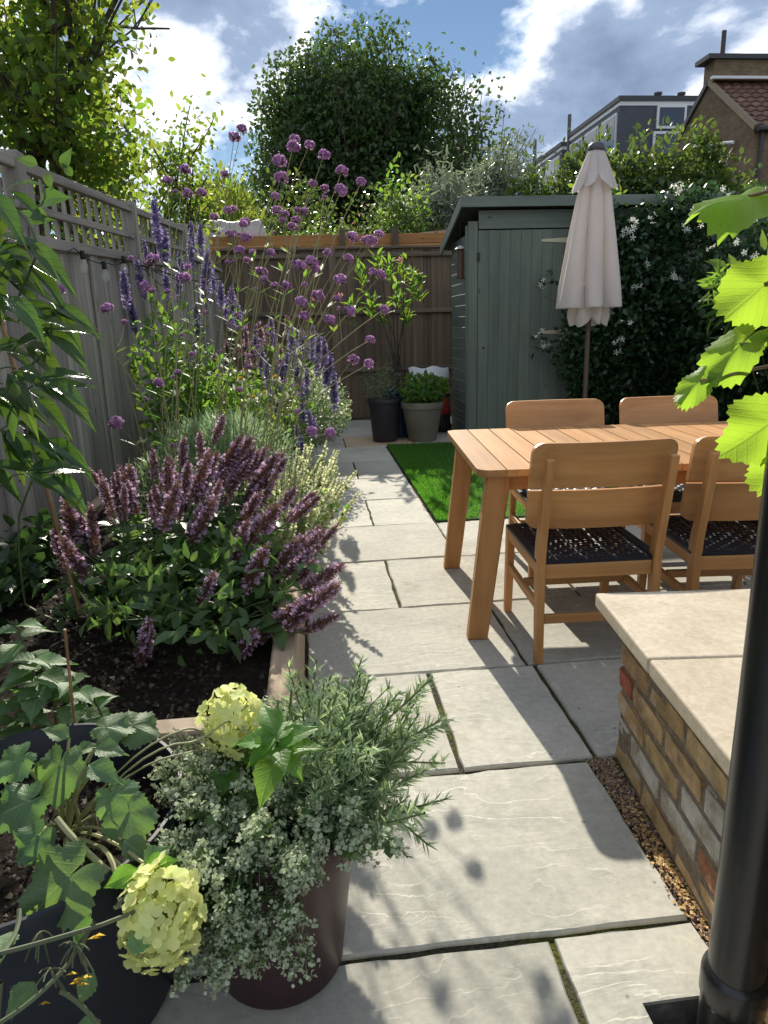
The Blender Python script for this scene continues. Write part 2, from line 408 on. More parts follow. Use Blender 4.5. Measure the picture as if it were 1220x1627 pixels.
def slab(poly, mat=m_slab, name='paving_slab'):
    "stone slab with slightly wandering edges and an uneven riven top"
    P = []
    n = len(poly)
    for i in range(n):
        a = np.array(poly[i]); b = np.array(poly[(i+1) % n]); k = max(2, int(np.linalg.norm(b-a)/.06))
        for j in range(k):
            p = a+(b-a)*j/k
            if j: p = p+RNG.normal(0, .0022, 2)
            P.append(p)
    P = np.array(P); c = P.mean(axis=0); q = P-c
    dz = RNG.normal(0, .0012); tx, ty = RNG.normal(0, .0012, 2)
    V = []; F = []; m = len(P)
    def hz(p): return dz+tx*p[0]+ty*p[1]
    for p in q: V.append((p[0], p[1], -.03))
    for p in q: V.append((p[0], p[1], -.006+hz(p)))
    for p in q: V.append((p[0]*.988 if abs(p[0]) > .0 else 0, p[1]*.986, hz(p)+RNG.normal(0, .0008)))
    for r in range(2):
        for i in range(m): F.append((r*m+i, r*m+(i+1) % m, (r+1)*m+(i+1) % m, (r+1)*m+i))
    F.append(tuple(range(2*m, 3*m)))
    me = bpy.data.meshes.new(name); me.from_pydata(V, [], F); me.materials.append(mat)
    return link(name, me, pav, (c[0], c[1], 0))
def rect(x0, x1, y0, y1, g=.006): return [(x0+g, y0+g), (x1-g, y0+g), (x1-g, y1-g), (x0+g, y1-g)]
rows = [(-.5, .60, [-1.6, -.9, .0, .9, 1.8]), (.60, 1.21, [-1.55, -1.0, -.44, .465, 'hole']), (1.21, 1.82, [-1.55, -.9, -.10, .80]),
        (1.82, 2.455, [-.085, .395, .825, 1.72, 2.6, 3.5]), (2.455, 3.115, [-.085, .80, 1.68, 2.28, 3.2, 4.0]),
        (3.115, 3.83, [-.085, .37, 1.28, 2.15, 3.0, 4.0]), (3.83, 4.565, [-.085, .80, 1.70, 2.6, 3.5, 4.2]),
        (4.565, 5.30, [-.085, .37, .80]), (5.30, 6.10, [-.085, .80]), (6.10, 6.94, [-.085, .37, .80]),
        (6.94, 7.80, [-.085, .80]), (7.80, 8.55, [-.085, .345, 1.15, 2.0]), (8.55, 9.4, [-.085, .80, 1.75]), (9.4, 10.15, [-.085, .4, 1.3, 2.2])]
for y0, y1, xs in rows:
    for i in range(len(xs)-1):
        if xs[i+1] == 'hole':
            slab([(.471, .606), (.80, .606), (.80, HY0), (HX0, HY0), (HX0, HY1), (.80, HY1), (.79, 1.204), (.471, 1.204)]); continue
        gap = .009 if y0 in (.60, 1.21, 1.82) else .0065
        slab(rect(xs[i], xs[i+1], y0, y1, gap), m_slab_brown if (y0 == 7.80 and i == 1) else m_slab)
# lawn: woven backing and cut blades
LX0, LX1, LY0, LY1 = .812, 4.4, 4.575, 7.79
mb = MB(); mb.prism([(LX0, LY0), (LX1, LY0), (LX1, LY1), (LX0, LY1)], -.012, .006)
m_turf = plain('turf_backing', (.02, .045, .012), .95)
tag(mb.build('lawn', m_turf, base=(0, 0, 0)), kind='structure')
n = 90000
px = LX0+.004+(LX1-LX0)*RNG.random(n)**1.9; py = LY0+.004+(LY1-LY0-.01)*RNG.random(n)
D = np.stack([RNG.normal(0, .35, n), RNG.normal(0, .35, n), np.ones(n)], 1)
BL = [(-.07, 0, 0), (.07, 0, 0), (.05, .7, .0), (-.01, 1, .0)]
V, F = scatter(BL, [(0, 1, 2, 3)], np.stack([px, py, np.full(n, .004)], 1), D, rdir(n), RNG.uniform(.018, .034, n))
m_grass = leaf_mat('artificial_grass', (.075, .20, .028), (.18, .50, .04), .4, .45, .5, .03)
tag(stuff('lawn_grass', V, F, m_grass, base=(0, 0, 0)), 'short bright green artificial grass between path and shed', 'grass', kind='stuff')
# gravel in the strip under the brick wall, grit in the corner
n = 5200; t = RNG.random(n)
ox = RNG.random(n)
gx = (.80+.0*t)+ox*.075+RNG.normal(0, .006, n); gy = .62+t*1.22
keep = (gx < .885-.096*(1.815-gy)+.02) & ~((gx < HX1+.01) & (gy < HY1+.01)); gx = gx[keep]; gy = gy[keep]; n = len(gx)
TET = ([(-.5, -.4, 0), (.5, -.3, 0), (.1, .55, 0), (0, 0, .6)], [(0, 1, 3), (1, 2, 3), (2, 0, 3)])
V, F = scatter(*TET, np.stack([gx, gy, np.full(n, -.008)], 1), np.stack([RNG.normal(size=n), RNG.normal(size=n), RNG.normal(0, .3, n)], 1), np.tile([0, 0, 1.0], (n, 1)), RNG.uniform(.004, .011, n))
g = NT('brown_gravel'); m_gravel = g.done(g.pbr(g.ramp(g.rnd(), [(.1, (.10, .06, .04)), (.45, (.22, .14, .09)), (.75, (.36, .25, .15)), (1, (.45, .38, .30))]), .9))
tag(stuff('gravel', V, F, m_gravel, base=(0, 0, 0)), 'brown grit and gravel along the foot of the brick wall', 'gravel', kind='stuff')

n = 520; gy = RNG.normal(1.36, .13, n); gx = .812+RNG.normal(0, .016, n)+RNG.random(n)*.02; k = (gy > 1.06); gx, gy = gx[k], gy[k]; n = len(gx)
V, F = scatter([(-.5, 0, 0), (.5, .1, .2), (.4, 1, 0), (-.3, .9, .25)], [(0, 1, 2, 3)], np.stack([gx, gy, np.full(n, .003)], 1), np.stack([RNG.normal(size=n), RNG.normal(size=n), RNG.normal(0, .2, n)], 1), np.tile([0, 0, 1.0], (n, 1)), RNG.uniform(.003, .010, n))
g = NT('dry_flakes'); m_flake = g.done(g.pbr(g.ramp(g.rnd(), [(.1, (.30, .15, .05)), (.6, (.52, .32, .12)), (1, (.62, .45, .22))]), .9))
tag(stuff('leaf_litter', V, F, m_flake, base=(0, 0, 0)), 'orange dry flakes on the slab edge by the brick wall', 'leaf litter', kind='stuff')

# ------------------------------------------------------------------ fences
def board_mesh(name, w, h, t, mat, seed):
    r = np.random.default_rng(seed); mb = MB(); mb.box((0, 0, h/2), (w, t, h)); return mb.mesh(name, mat, bevel=.002)
def left_x(y): return -1.46+.048*(y-4.0)
def left_z(y): return 2.20+.046*(y-4.0)
def panel_fence(name, label, p0, p1, z0, z1, zb0, zb1, mats, bw=.125, trellis=False, cap=False, rails=(), group=None, caplabel=None):
    "upright boards between two points, optional trellis on top; each board, rail and slat its own part"
    mboard, mrail = mats
    p0 = np.array(p0, float); p1 = np.array(p1, float); L = np.linalg.norm(p1-p0); d = (p1-p0)/L; nrmv = np.array([-d[1], d[0]])
    ang = math.atan2(d[1], d[0])
    t = thing(name, label, 'fence', ((p0+p1)[0]/2, (p0+p1)[1]/2, 0), 0.0, group)
    k = int(round(L/bw)); w = L/k
    ms = [board_mesh('board', w+.012, 1.0, .016, mboard, s) for s in range(3)]
    for i in range(k):
        s = (i+.5)/k; c = p0+d*L*s; zb = zb0+(zb1-zb0)*s
        off = nrmv*(.006*(1 if i % 2 else -1)+RNG.normal(0, .001))
        link('board', ms[i % 3], t, (c[0]+off[0], c[1]+off[1], .03), (RNG.normal(0, .003), RNG.normal(0, .003), ang+RNG.normal(0, .012)), (1, 1, zb-.03))
    pit = -math.atan2(zb1-zb0, L)
    def rail(zo, hh, tt, off, nm, ztop=True):
        a = (z0 if ztop else zb0); b = (z1 if ztop else zb1)
        c = (p0+p1)/2+nrmv*off
        mbx = MB(); mbx.box((0, 0, 0), (L, tt, hh))
        link(nm, mbx.mesh(nm, mrail, bevel=.004), t, (c[0], c[1], (a+b)/2+zo), (0, pit, ang))
    side = -1
    for zr in rails: rail(zr-(zb0+zb1)/2, .055, .038, side*.034, 'rail', False)
    if cap: rail(.0, .032, .085, side*.012, 'cap_rail')
    if trellis:
        hh = ((z0+z1)-(zb0+zb1))/2
        rail(-.025, .052, .045, side*.02, 'trellis_rail'); rail(-.025-hh*.5, .042, .032, side*.02, 'trellis_rail'); rail(.012, .06, .045, side*.022, 'trellis_rail', False)
        ks = int(L/.15)
        mbx = MB(); mbx.box((0, 0, 0), (.030, .020, 1.0)); sm = mbx.mesh('trellis_slat', mboard, bevel=.003)
        for i in range(ks):
            s = (i+.5)/ks; c = p0+d*L*s+nrmv*(.022); za = zb0+(zb1-zb0)*s; zz = z0+(z1-z0)*s-.04
            link('trellis_slat', sm, t, (c[0], c[1], (za+zz)/2), (RNG.normal(0, .01), 0, ang), (1, 1, zz-za+.05))
    return t
def post(name, label, x, y, h, mat, w=.085, group=None):
    mb = MB(); mb.box((0, 0, h/2), (w, w, h))
    o = link(name, mb.mesh(name, mat, bevel=.006), None, (x, y, 0), (0, 0, 0)); return tag(o, label, 'fence post', group)
ys = [.3, 2.15, 4.02, 6.05, 7.95, 10.1]
labs = ['grey weathered fence panel nearest the camera behind the climbing plant', 'grey board fence panel behind the bamboo cane and climber',
        'grey weathered fence panel with slatted trellis and string lights', 'grey trellis-topped fence panel behind the tall purple flowers', 'grey fence panel in the far left corner of the garden']
for i in range(5):
    a, b = ys[i]+.04, ys[i+1]-.04
    panel_fence('trellis_fence', labs[i], (left_x(a), a), (left_x(b), b), left_z(a) if i < 4 else 2.1, left_z(b) if i < 4 else 2.1, left_z(a)-.40 if i < 4 else 2.08, left_z(b)-.40 if i < 4 else 2.08, (m_fence, m_fence_rail), .15, trellis=i < 4, cap=i == 4, rails=(.25,), group='panels of the left fence')
plab = ['', 'weathered fence post beside the bamboo cane', 'grey fence post at the left edge beside the trellis', 'grey fence post between two trellis panels', 'grey fence post behind the tall blue flower spikes', '']
for i in range(1, 5):
    post('fence_post', plab[i], left_x(ys[i])+.01, ys[i], left_z(ys[i])+.03, m_fence, .095, 'posts of the left fence')
BY = 10.2
for a, b, lab in ((-1.15, .33, 'brown board fence panel at the back behind the purple flowers'), (.40, 2.3, 'brown board fence panel at the back beside the green shed'), (2.38, 4.6, 'brown fence panel hidden behind the shed')):
    if a > 2: continue
    panel_fence('back_fence', lab, (a, BY), (b, BY), 2.38, 2.375, 2.36, 2.355, (m_back, m_back_rail), .14, cap=True, rails=(.72, 1.52, 2.28), group='panels of the back fence')
post('fence_post', 'brown fence post between the two back fence panels', .365, BY-.03, 2.36, m_back, .10, 'posts of the back fence')
post('fence_post', 'brown corner post of the back fence near the tarpaulin', -1.19, BY-.03, 2.38, m_back, .10, 'posts of the back fence')
# right boundary fence behind the jasmine
panel_fence('boundary_fence', 'dark brown fence on the right behind the jasmine', (4.75, 9.0), (4.75, 3.0), 1.9, 1.9, 1.88, 1.88, (m_back, m_back_rail), .15, cap=True, rails=(.3, 1.0, 1.7))
# the neighbour's new orange fence behind
t = thing('neighbour_fence', 'new orange-brown timber fence showing above the back fence', 'fence', (1.0, 10.75, 0))
for i in range(7):
    mb = MB(); mb.box((0, 0, 0), (4.6, .022, .135)); link('board', mb.mesh('board', m_orange, bevel=.003), t, (.95, 10.75+RNG.normal(0, .003), 1.70+i*.142))
for x in (-1.0, .55, 1.32, 2.9):
    mb = MB(); mb.box((0, 0, 1.33), (.09, .06, 2.72)); link('post', mb.mesh('post', m_back, bevel=.004), t, (x, 10.70, 0))
t = thing('timber_beam', 'pale timber beam sloping up to the shed behind the back fence', 'beam', (1.9, 11.1, 0))
mb = MB(); mb.box((0, 0, 0), (2.2, .05, .10)); link('beam', mb.mesh('beam', m_sleeper_x, bevel=.004), t, (2.2, 11.1, 2.66), (0, -.10, 0))
mb = MB(); mb.box((0, 0, 1.3), (.08, .08, 2.6)); link('post', mb.mesh('post', m_sleeper_x, bevel=.004), t, (3.1, 11.1, 0))
# tarpaulin covered garden seat beyond the fence
g = NT('pale_tarpaulin'); f = g.noise(g.co((1, 1, 1)), 3.0, 5, .6, .8)
m_tarp = g.done(g.pbr(g.ramp(f, [(.3, (.30, .28, .26)), (.7, (.46, .44, .41))]), .5, g.bump(f, .9, .06)))
V = []; F = []; nx, ny = 40, 22
for j in range(ny+1):
    for i in range(nx+1):
        a, b = i/nx, j/ny; e = min(a, 1-a)*9; q = min(b, 1-b)*7; h = min(1, e)**.4*min(1, q)**.4
        V.append((-1.15+2.3*a, -.75+1.5*b, 1.1+1.87*h+(.012*math.sin(a*50+b*11)+.02*math.sin(a*13+7*b))*h))
for j in range(ny):
    for i in range(nx): k = j*(nx+1)+i; F.append((k, k+1, k+nx+2, k+nx+1))
me = bpy.data.meshes.new('covered_stack'); me.from_pydata(V, [], F); me.materials.append(m_tarp); me.polygons.foreach_set('use_smooth', [True]*len(F))
t = thing('covered_garden_seat', 'pale grey tarpaulin over garden furniture beyond the back fence', 'cover', (-1.55, 12.2, 0))
link('tarpaulin', me, t, (-1.55, 12.2, 0))
for sx in (-1, 1):
    for sy in (-1, 1):
        mb = MB(); mb.box((0, 0, .6), (.07, .07, 1.2)); link('leg', mb.mesh('leg', m_back), t, (-1.55+sx*1.0, 12.2+sy*.6, 0))
# string lights along the trellis foot
m_black = plain('black_rubber', (.012, .012, .013), .5)
g = NT('clear_bulb_glass'); m_glass = g.done(g.n('ShaderNodeMixShader', {0: .22, 1: g.n('ShaderNodeBsdfTransparent').outputs[0], 2: g.pbr((.75, .75, .72), .05)}).outputs[0])
t = thing('string_lights', 'black festoon cable with clear bulbs hung along the left fence', 'string lights', (left_x(5)+.1, 5.0, 1.7))
knots = []
for k, y in enumerate((3.95, 4.55, 5.15, 5.62, 6.0)): knots.append((left_x(y)+.07, y, left_z(y)-.40-(.03, .0, .06, .0, .02)[k]))
pts = []
for a, b in zip(knots[:-1], knots[1:]):
    mid = (np.array(a)+np.array(b))/2; mid[2] -= .06; pts += list(bez(a, mid, b, 8))[:-1]
pts.append(np.array(knots[-1]))
MB().tube(pts, .004, 5).build('cable', m_black, t, smooth=True)
for y in (4.62, 5.0, 5.45, 5.78):
    x = left_x(y)+.09; z = left_z(y)-.46-.03*math.sin(y*9)
    o = MB().lathe([(.004, .03), (.014, .03), (.016, -.015), (.013, -.02)], 10, (x, y, z)).build('socket', m_black, t, smooth=True)
    MB().lathe([(.012, -.02), (.022, -.045), (.027, -.068), (.021, -.09), (.006, -.1), (.0005, -.101)], 12, (x, y, z)).build('bulb', m_glass, t, smooth=True)

# ------------------------------------------------------------------ raised bed
BX0, BX1, BY0, BY1, BZ = -1.335, -.092, 1.545, 9.7, .38
t = thing('raised_bed', 'long raised timber bed full of flowers along the left fence', 'raised bed', (-.7, 5, 0))
TH = .075
def sl(name, c, d, m):
    mb = MB(); mb.box((0, 0, 0), d); o = link(name, mb.mesh(name, m, bevel=.006), t, c, (0, 0, RNG.normal(0, .0008))); return o
for lv in range(2):
    z = .095+lv*.19; n0 = [(1.62, 4.0), (4.0, 6.4), (6.4, 9.7)] if lv else [(1.62, 2.9), (2.9, 5.3), (5.3, 7.7), (7.7, 9.7)]
    for a, b in n0:
        sl('side_board', (BX1-TH/2-.002*lv, (a+b)/2, z), (TH, b-a-.004, .188), m_sleeper)
        sl('side_board', (BX0+TH/2, (a+b)/2, z), (TH, b-a-.004, .188), m_sleeper)
    sl('end_board', ((BX0+BX1)/2, BY0+TH/2, z), (BX1-BX0, TH, .188), m_sleeper_x)
    sl('end_board', ((BX0+BX1)/2, BY1+TH/2+.004, z), (BX1-BX0, TH, .188), m_sleeper_x)
sl('corner_post', (BX1-TH-.05, BY0+TH+.05, .18), (.09, .09, .36), m_sleeper); sl('corner_post', (BX1-TH-.05, 6.4, .18), (.09, .09, .36), m_sleeper)
# top boards laid flat along the path side near the front corner
V = []; F = []; nx, ny = 24, 150
for j in range(ny+1):
    for i in range(nx+1):
        x = BX0+TH+(BX1-BX0-2*TH)*i/nx; y = BY0+TH+(BY1-BY0-TH)*j/ny
        V.append((x, y, .325+RNG.normal(0, .006)+.012*math.sin(x*9+y*5)))
for j in range(ny):
    for i in range(nx): k = j*(nx+1)+i; F.append((k, k+1, k+nx+2, k+nx+1))
me = bpy.data.meshes.new('soil'); me.from_pydata(V, [], F); me.materials.append(m_soil); o = link('soil', me, t, (0, 0, 0))
# crumbs and bark lumps on the soil near the front
n = 2600; P = np.stack([RNG.uniform(BX0+.1, BX1-.1, n), RNG.uniform(BY0+.1, 3.6, n), np.full(n, .325)], 1)
V, F = scatter(*TET, P, rdir(n), np.tile([0, 0, 1.0], (n, 1)), RNG.uniform(.006, .022, n)); 
g = NT('bark_crumbs'); m_crumb = g.done(g.pbr(g.ramp(g.rnd(), [(.2, (.02, .015, .01)), (.9, (.06, .045, .03)), (1, (.13, .11, .085))]), .9))
stuff('soil_crumbs', V, F, m_crumb, t, 'stuff')

# ------------------------------------------------------------------ shed
SX0, SX1, SY0, SY1 = 1.80, 4.5, 8.0, 8.95
t = thing('garden_shed', 'sage green painted timber shed with plank door and sloping roof', 'shed', (3.1, 8.4, 0))
def bx(name, c, d, m, par=t, bev=.003, rot=(0, 0, 0)):
    mb = MB(); mb.box((0, 0, 0), d); return link(name, mb.mesh(name, m, bevel=bev), par, c, rot)
bx('wall_core', ((SX0+SX1)/2, (SY0+SY1)/2+.02, 1.12), (SX1-SX0-.07, SY1-SY0-.07, 2.06), m_shed, bev=0)
# left wall: overlapping shiplap boards
for i in range(19):
    zc = .10+i*.124
    top = zc+.062
    if top > 2.36: break
    bx('shiplap_board', (SX0+.012, (SY0+SY1)/2+.02, zc), (.018, SY1-SY0-.03, .134), m_shed_y, rot=(0, -.085, 0))
    bx('shiplap_board', (SX1-.012, (SY0+SY1)/2+.02, zc), (.018, SY1-SY0-.03, .134), m_shed_y, rot=(0, .085, 0))
bx('corner_trim', (SX0+.045, SY0-.012, 1.20), (.105, .026, 2.40), m_shed); bx('corner_trim', (SX0-.012, SY0+.03, 1.18), (.022, .07, 2.36), m_shed)
bx('header_board', ((SX0+SX1)/2+.05, SY0-.006, 2.415), (SX1-SX0-.12, .022, .19), m_shed_x)
for i in range(10):                                                # wall boards right of the door
    bx('wall_board', (3.08+i*.142, SY0+.004, 1.16), (.138, .018, 2.28), m_shed)
door = bx('door', (2.46, SY0+.012, 1.19), (1.12, .02, 2.24), m_shed, bev=.002)
for i in range(9):
    o = bx('door_board', (1.965+i*.1215, SY0-.008, 1.19), (.1203, .018, 2.23), m_shed, door)
m_brass = plain('pale_brass', (.55, .50, .36), .45, spec=.6, metallic=.25)
for z in (2.19, 1.20, .35):
    mb = MB(); mb.prism([(0, -.013), (.40, -.034), (.40, .034), (0, .013)], 0, .006)
    o = link('strap_hinge', mb.mesh('strap_hinge', m_brass, bevel=.0015), door, (2.62, SY0-.019, z), (rad(90), 0, 0))
MB().lathe([(.0005, 0), (.014, 0), (.014, .006)], 14).mesh('keyhole', m_black)
o = link('keyhole', bpy.data.meshes['keyhole'], door, (1.975, SY0-.018, 1.05), (rad(90), 0, 0))
bx('small_hinge', (1.905, SY0-.03, 2.03), (.035, .012, .09), m_black, bev=.002)
sl_ang = math.atan2(2.56-2.20, SY1-SY0+.22)
roof = bx('roof', ((SX0+SX1)/2, (SY0+SY1)/2, 2.415), (SX1-SX0+.20, SY1-SY0+.32, .03), plain('grey_roof_felt', (.06, .07, .065), .9, nscale=12), rot=(-sl_ang, 0, 0))
bx('fascia', ((SX0+SX1)/2, SY0-.155, 2.575), (SX1-SX0+.24, .02, .105), m_shed_x)
bx('barge_board', (SX0-.105, (SY0+SY1)/2, 2.40), (.02, SY1-SY0+.34, .12), m_shed_y, rot=(-sl_ang, 0, 0))
bx('barge_board', (SX1+.105, (SY0+SY1)/2, 2.40), (.02, SY1-SY0+.34, .12), m_shed_y, rot=(-sl_ang, 0, 0))
# bird feeder under the eaves
m_rust = plain('brown_painted_tin', (.10, .045, .03), .6, nscale=20)
t = thing('bird_feeder', 'brown tube bird feeder hanging under the shed eaves', 'bird feeder', (1.735, 8.12, 1.9))
fx, fy = 1.735, 8.12
MB().lathe([(.038, 0), (.038, .30)], 14, (fx, fy, 1.83), True).build('tube', m_rust, t, smooth=False)
MB().lathe([(.065, 0), (.03, .03), (.004, .04)], 14, (fx, fy, 2.13), True).build('lid', plain('pale_tin', (.5, .5, .48), .4), t)
MB().lathe([(.055, 0), (.055, .012)], 14, (fx, fy, 1.815), True).build('tray', m_rust, t)
MB().tube([(fx, fy, 2.16), (fx, fy, 2.44)], .0025, 4).build('wire', m_black, t)

# ------------------------------------------------------------------ low brick wall, coping, downpipe
WA = rad(5.5)                                            # wall turned a little from the path
wc = np.array([.885, 1.815]); wd = np.array([-math.sin(WA), -math.cos(WA)]); wn_ = np.array([math.cos(WA), -math.sin(WA)])
def wp(s, q): return wc+wd*s+wn_*q                        # s along the face to the camera, q into the wall
g = NT('yellow_stock_brick'); co = g.co(rnd=True); r = g.rnd()
c = g.ramp(r, [(.0, (.40, .28, .14)), (.3, (.50, .36, .19)), (.55, (.44, .29, .15)), (.78, (.54, .40, .23)), (.9, (.36, .22, .12)), (.97, (.36, .16, .09))])
f = g.noise(co, 14, 6, .65); c = g.mix(1.0, c, g.ramp(f, [(.3, (.55, .52, .5)), (.7, (1.3, 1.28, 1.25))]), 'MULTIPLY')
eff = g.ramp(g.noise(co, 5.5, 5, .7), [(.58, (0, 0, 0)), (.72, (.8, .8, .8))]); c = g.mix(eff, c, (.55, .52, .46))
m_brick = g.done(g.pbr(c, .9, g.bump(g.noise(co, 30, 6, .7), 1.0, .012), .15))
g = NT('white_stained_brick'); co = g.co(rnd=True); f = g.noise(co, 12, 6, .7)
m_brick_w = g.done(g.pbr(g.ramp(f, [(.35, (.30, .24, .17)), (.55, (.52, .49, .43)), (.8, (.66, .64, .58))]), .9, g.bump(g.noise(co, 30, 6, .7), 1.0, .012), .15))
m_brick_r = plain('red_brick', (.30, .085, .045), .9, nscale=18, namp=.4, bump=.8)
g = NT('lime_mortar'); f = g.noise(g.co(), 40, 6, .7)
m_mortar = g.done(g.pbr(g.ramp(f, [(.3, (.15, .12, .085)), (.7, (.32, .265, .195))]), .95, g.bump(f, 1.0, .015), .1))
t = thing('brick_wall', 'low yellow stock brick wall with cream stone coping at right', 'wall', (1.4, 1.2, 0), 0)
c0 = wp(.85, .5475)
MB().box((c0[0], c0[1], .245), (1.095, 1.68, .49), -WA).build('mortar_core', m_mortar, t)
def brick_mesh(L, seed, mat):
    bm = bmesh.new(); bmesh.ops.create_cube(bm, size=1)
    bmesh.ops.scale(bm, vec=(.10, L, .069), verts=bm.verts)
    r = np.random.default_rng(seed)
    for v in bm.verts: v.co += Vector(r.normal(0, .0016, 3))
    bmesh.ops.subdivide_edges(bm, edges=bm.edges[:], cuts=2, use_grid_fill=True)
    for v in bm.verts: v.co += Vector(r.normal(0, .0007, 3))
    bmesh.ops.bevel(bm, geom=[e for e in bm.edges if len(e.link_faces) == 2 and e.calc_face_angle(0) > .8], offset=.006, segments=2, affect='EDGES')
    me = bpy.data.meshes.new('brick'); bm.to_mesh(me); bm.free(); me.materials.append(mat)
    me.polygons.foreach_set('use_smooth', [True]*len(me.polygons)); me.set_sharp_from_angle(angle=rad(50)); return me
bms = [brick_mesh(.212, s, m_brick) for s in range(4)]; bmw = [brick_mesh(.212, 9, m_brick_w)]; bmr = [brick_mesh(.103, 11, m_brick_r)]; bmh = [brick_mesh(.103, 12, m_brick), brick_mesh(.103, 13, m_brick_w)]
for cse in range(6):
    z = .042+cse*.0805; s = -.004+(0 if cse % 2 else 0); first = True; k = 0
    while s < 1.62:
        L = .103 if (first and cse % 2) else .212
        me = bms[int(RNG.integers(4))]
        if L < .2: me = bmr[0] if cse == 3 else bmh[1 if cse == 1 else 0]
        elif (cse == 1 and k in (1, 2)) or (cse == 2 and k == 3) or RNG.random() < .06: me = bmw[0]
        p = wp(s+L/2, .046+RNG.normal(0, .0015))
        link('brick', me, t, (p[0], p[1], z), (RNG.normal(0, .006), RNG.normal(0, .006), -WA+RNG.normal(0, .005)))
        s += L+.012; first = False; k += 1
    s = .11
    while s < 1.0:                                        # end face turned to the patio
        p = wp(.036, s+.106); link('brick', bms[int(RNG.integers(4))], t, (p[0], p[1], z), (0, 0, -WA+rad(90)+RNG.normal(0, .006)))
        s += .225
g = NT('cream_coping_stone'); co = g.co(rnd=True); f = g.noise(co, 4, 5, .6)
c = g.ramp(f, [(.3, (.42, .355, .26)), (.7, (.58, .51, .40))]); st = g.noise(co, 9, 6, .75)
sp = g.noise(co, 55, 4, .7); c = g.mix(1.0, c, g.ramp(sp, [(.3, (.82, .81, .79)), (.7, (1.08, 1.08, 1.07))]), 'MULTIPLY')
pit = g.n('ShaderNodeTexVoronoi', {'Vector': co, 'Scale': 38.0}).outputs['Distance']; c = g.mix(g.math('MULTIPLY', g.math('LESS_THAN', pit, .09), .5), c, (.25, .2, .13))
c = g.mix(g.ramp(st, [(.56, (0, 0, 0)), (.66, (.6, .6, .6))]), c, (.34, .28, .19))
m_coping = g.done(g.pbr(c, .7, g.bump(g.noise(co, 80, 4, .7), .25, .003), .3))
for s0, s1, q0, q1 in ((-.05, .375, -.078, .40), (.38, .80, -.078, .40), (.805, 1.25, -.078, .40), (1.255, 1.70, -.078, .40), (-.05, .375, .405, .85), (.38, .80, .405, .85), (.805, 1.25, .405, .85), (-.05, .8, .855, 1.2), (.805, 1.7, .855, 1.2)):
    c0 = wp((s0+s1)/2, (q0+q1)/2)
    mb = MB(); mb.box((0, 0, 0), (q1-q0, s1-s0, .044)); link('coping_stone', mb.mesh('coping_stone', m_coping, bevel=.007, seg=3), t, (c0[0], c0[1], .514), (0, 0, -WA))
m_pipe = plain('black_plastic_pipe', (.012, .0125, .014), .28, spec=.5, nscale=6, namp=.25)
t = thing('downpipe', 'glossy black plastic downpipe standing in the drain at right', 'downpipe', (.708, .93, 0))
P0 = (.708, .93, 0)
MB().lathe([(.0475, -.14), (.0475, 3.4)], 32, P0).build('pipe', m_pipe, t, smooth=True)
MB().lathe([(.0478, .185), (.0555, .178), (.0575, .17), (.0575, .125), (.0555, .118), (.0535, .112), (.0535, -.12)], 32, P0).build('socket', m_pipe, t, smooth=True)
m_zinc = plain('galvanised_steel', (.42, .43, .44), .35, metallic=.7)
MB().tube([(.758, .935, .16), (.775, .94, .158), (.80, .945, .16)], .012, 8).build('bracket', m_pipe, t)
MB().box((.815, .955, .19), (.012, .05, .09), -WA).build('bracket_plate', m_zinc, t)
g = NT('drain_concrete'); f = g.noise(g.co(), 22, 5, .7)
m_conc = g.done(g.pbr(g.ramp(f, [(.3, (.06, .058, .05)), (.7, (.17, .165, .15))]), .9, g.bump(f, .7, .01)))
t = thing('drain_gully', 'square open drain in the paving at the foot of the downpipe', 'drain', (.70, .90, -.2))
for c, d in (((HX0-.0075, (HY0+HY1)/2, -.14), (.015, HY1-HY0, .26)), ((HX1+.0075, (HY0+HY1)/2, -.14), (.015, HY1-HY0, .26)), (((HX0+HX1)/2, HY0-.0075, -.14), (HX1-HX0, .015, .26)), (((HX0+HX1)/2, HY1+.0075, -.14), (HX1-HX0, .015, .26))):
    MB().box(c, d).build('side', m_conc, t)
MB().box(((HX0+HX1)/2, (HY0+HY1)/2, -.275), (HX1-HX0, HY1-HY0, .01)).build('floor', m_black, t)
MB().tube([(.612, .955, -.06), (.652, .95, -.06), (.70, .945, -.06)], .019, 14).build('waste_pipe', m_zinc, t, smooth=True)
# ------------------------------------------------------------------ table, chairs, parasol
TA = rad(-4.4); TZ = .76
T0 = (.638, 2.655)
t = thing('dining_table', 'long slatted honey-coloured wooden garden table', 'table', (T0[0], T0[1], 0), TA)
TL, TW = 2.12, 1.11
def loc(name, mb, mat, par, bevel=.0, smooth=False, seg=1): return mb.build(name, mat, par, smooth, bevel, seg, world=False)
nb = 18; bw = TL/nb
def lo(name, me, par, l, rot=(0, 0, 0)): return link(name, me, par, l, rot, world=False)
for i in range(nb):
    if i in (0, nb-1):
        r = .055; pl = []
        x0, x1 = -bw/2+.002, bw/2-.002
        if i == 0:
            for k in range(7): a = rad(180+90*k/6); pl.append((x0+r+r*math.cos(a), -TW/2+r+r*math.sin(a)))
            pl += [(x1, -TW/2), (x1, TW/2)]
            for k in range(7): a = rad(90+90*k/6); pl.append((x0+r+r*math.cos(a), TW/2-r+r*math.sin(a)))
        else:
            pl += [(x0, TW/2), (x0, -TW/2)]
            for k in range(7): a = rad(270+90*k/6); pl.append((x1-r+r*math.cos(a), -TW/2+r+r*math.sin(a)))
            for k in range(7): a = rad(90*k/6); pl.append((x1-r+r*math.cos(a), TW/2-r+r*math.sin(a)))
        mb = MB(); mb.prism(pl, -.028, 0)
    else:
        mb = MB(); mb.box((0, 0, -.014), (bw-.006, TW, .028))
    lo('slat', mb.mesh('slat', m_teak_y), t, (bw*(i+.5), TW/2, TZ))
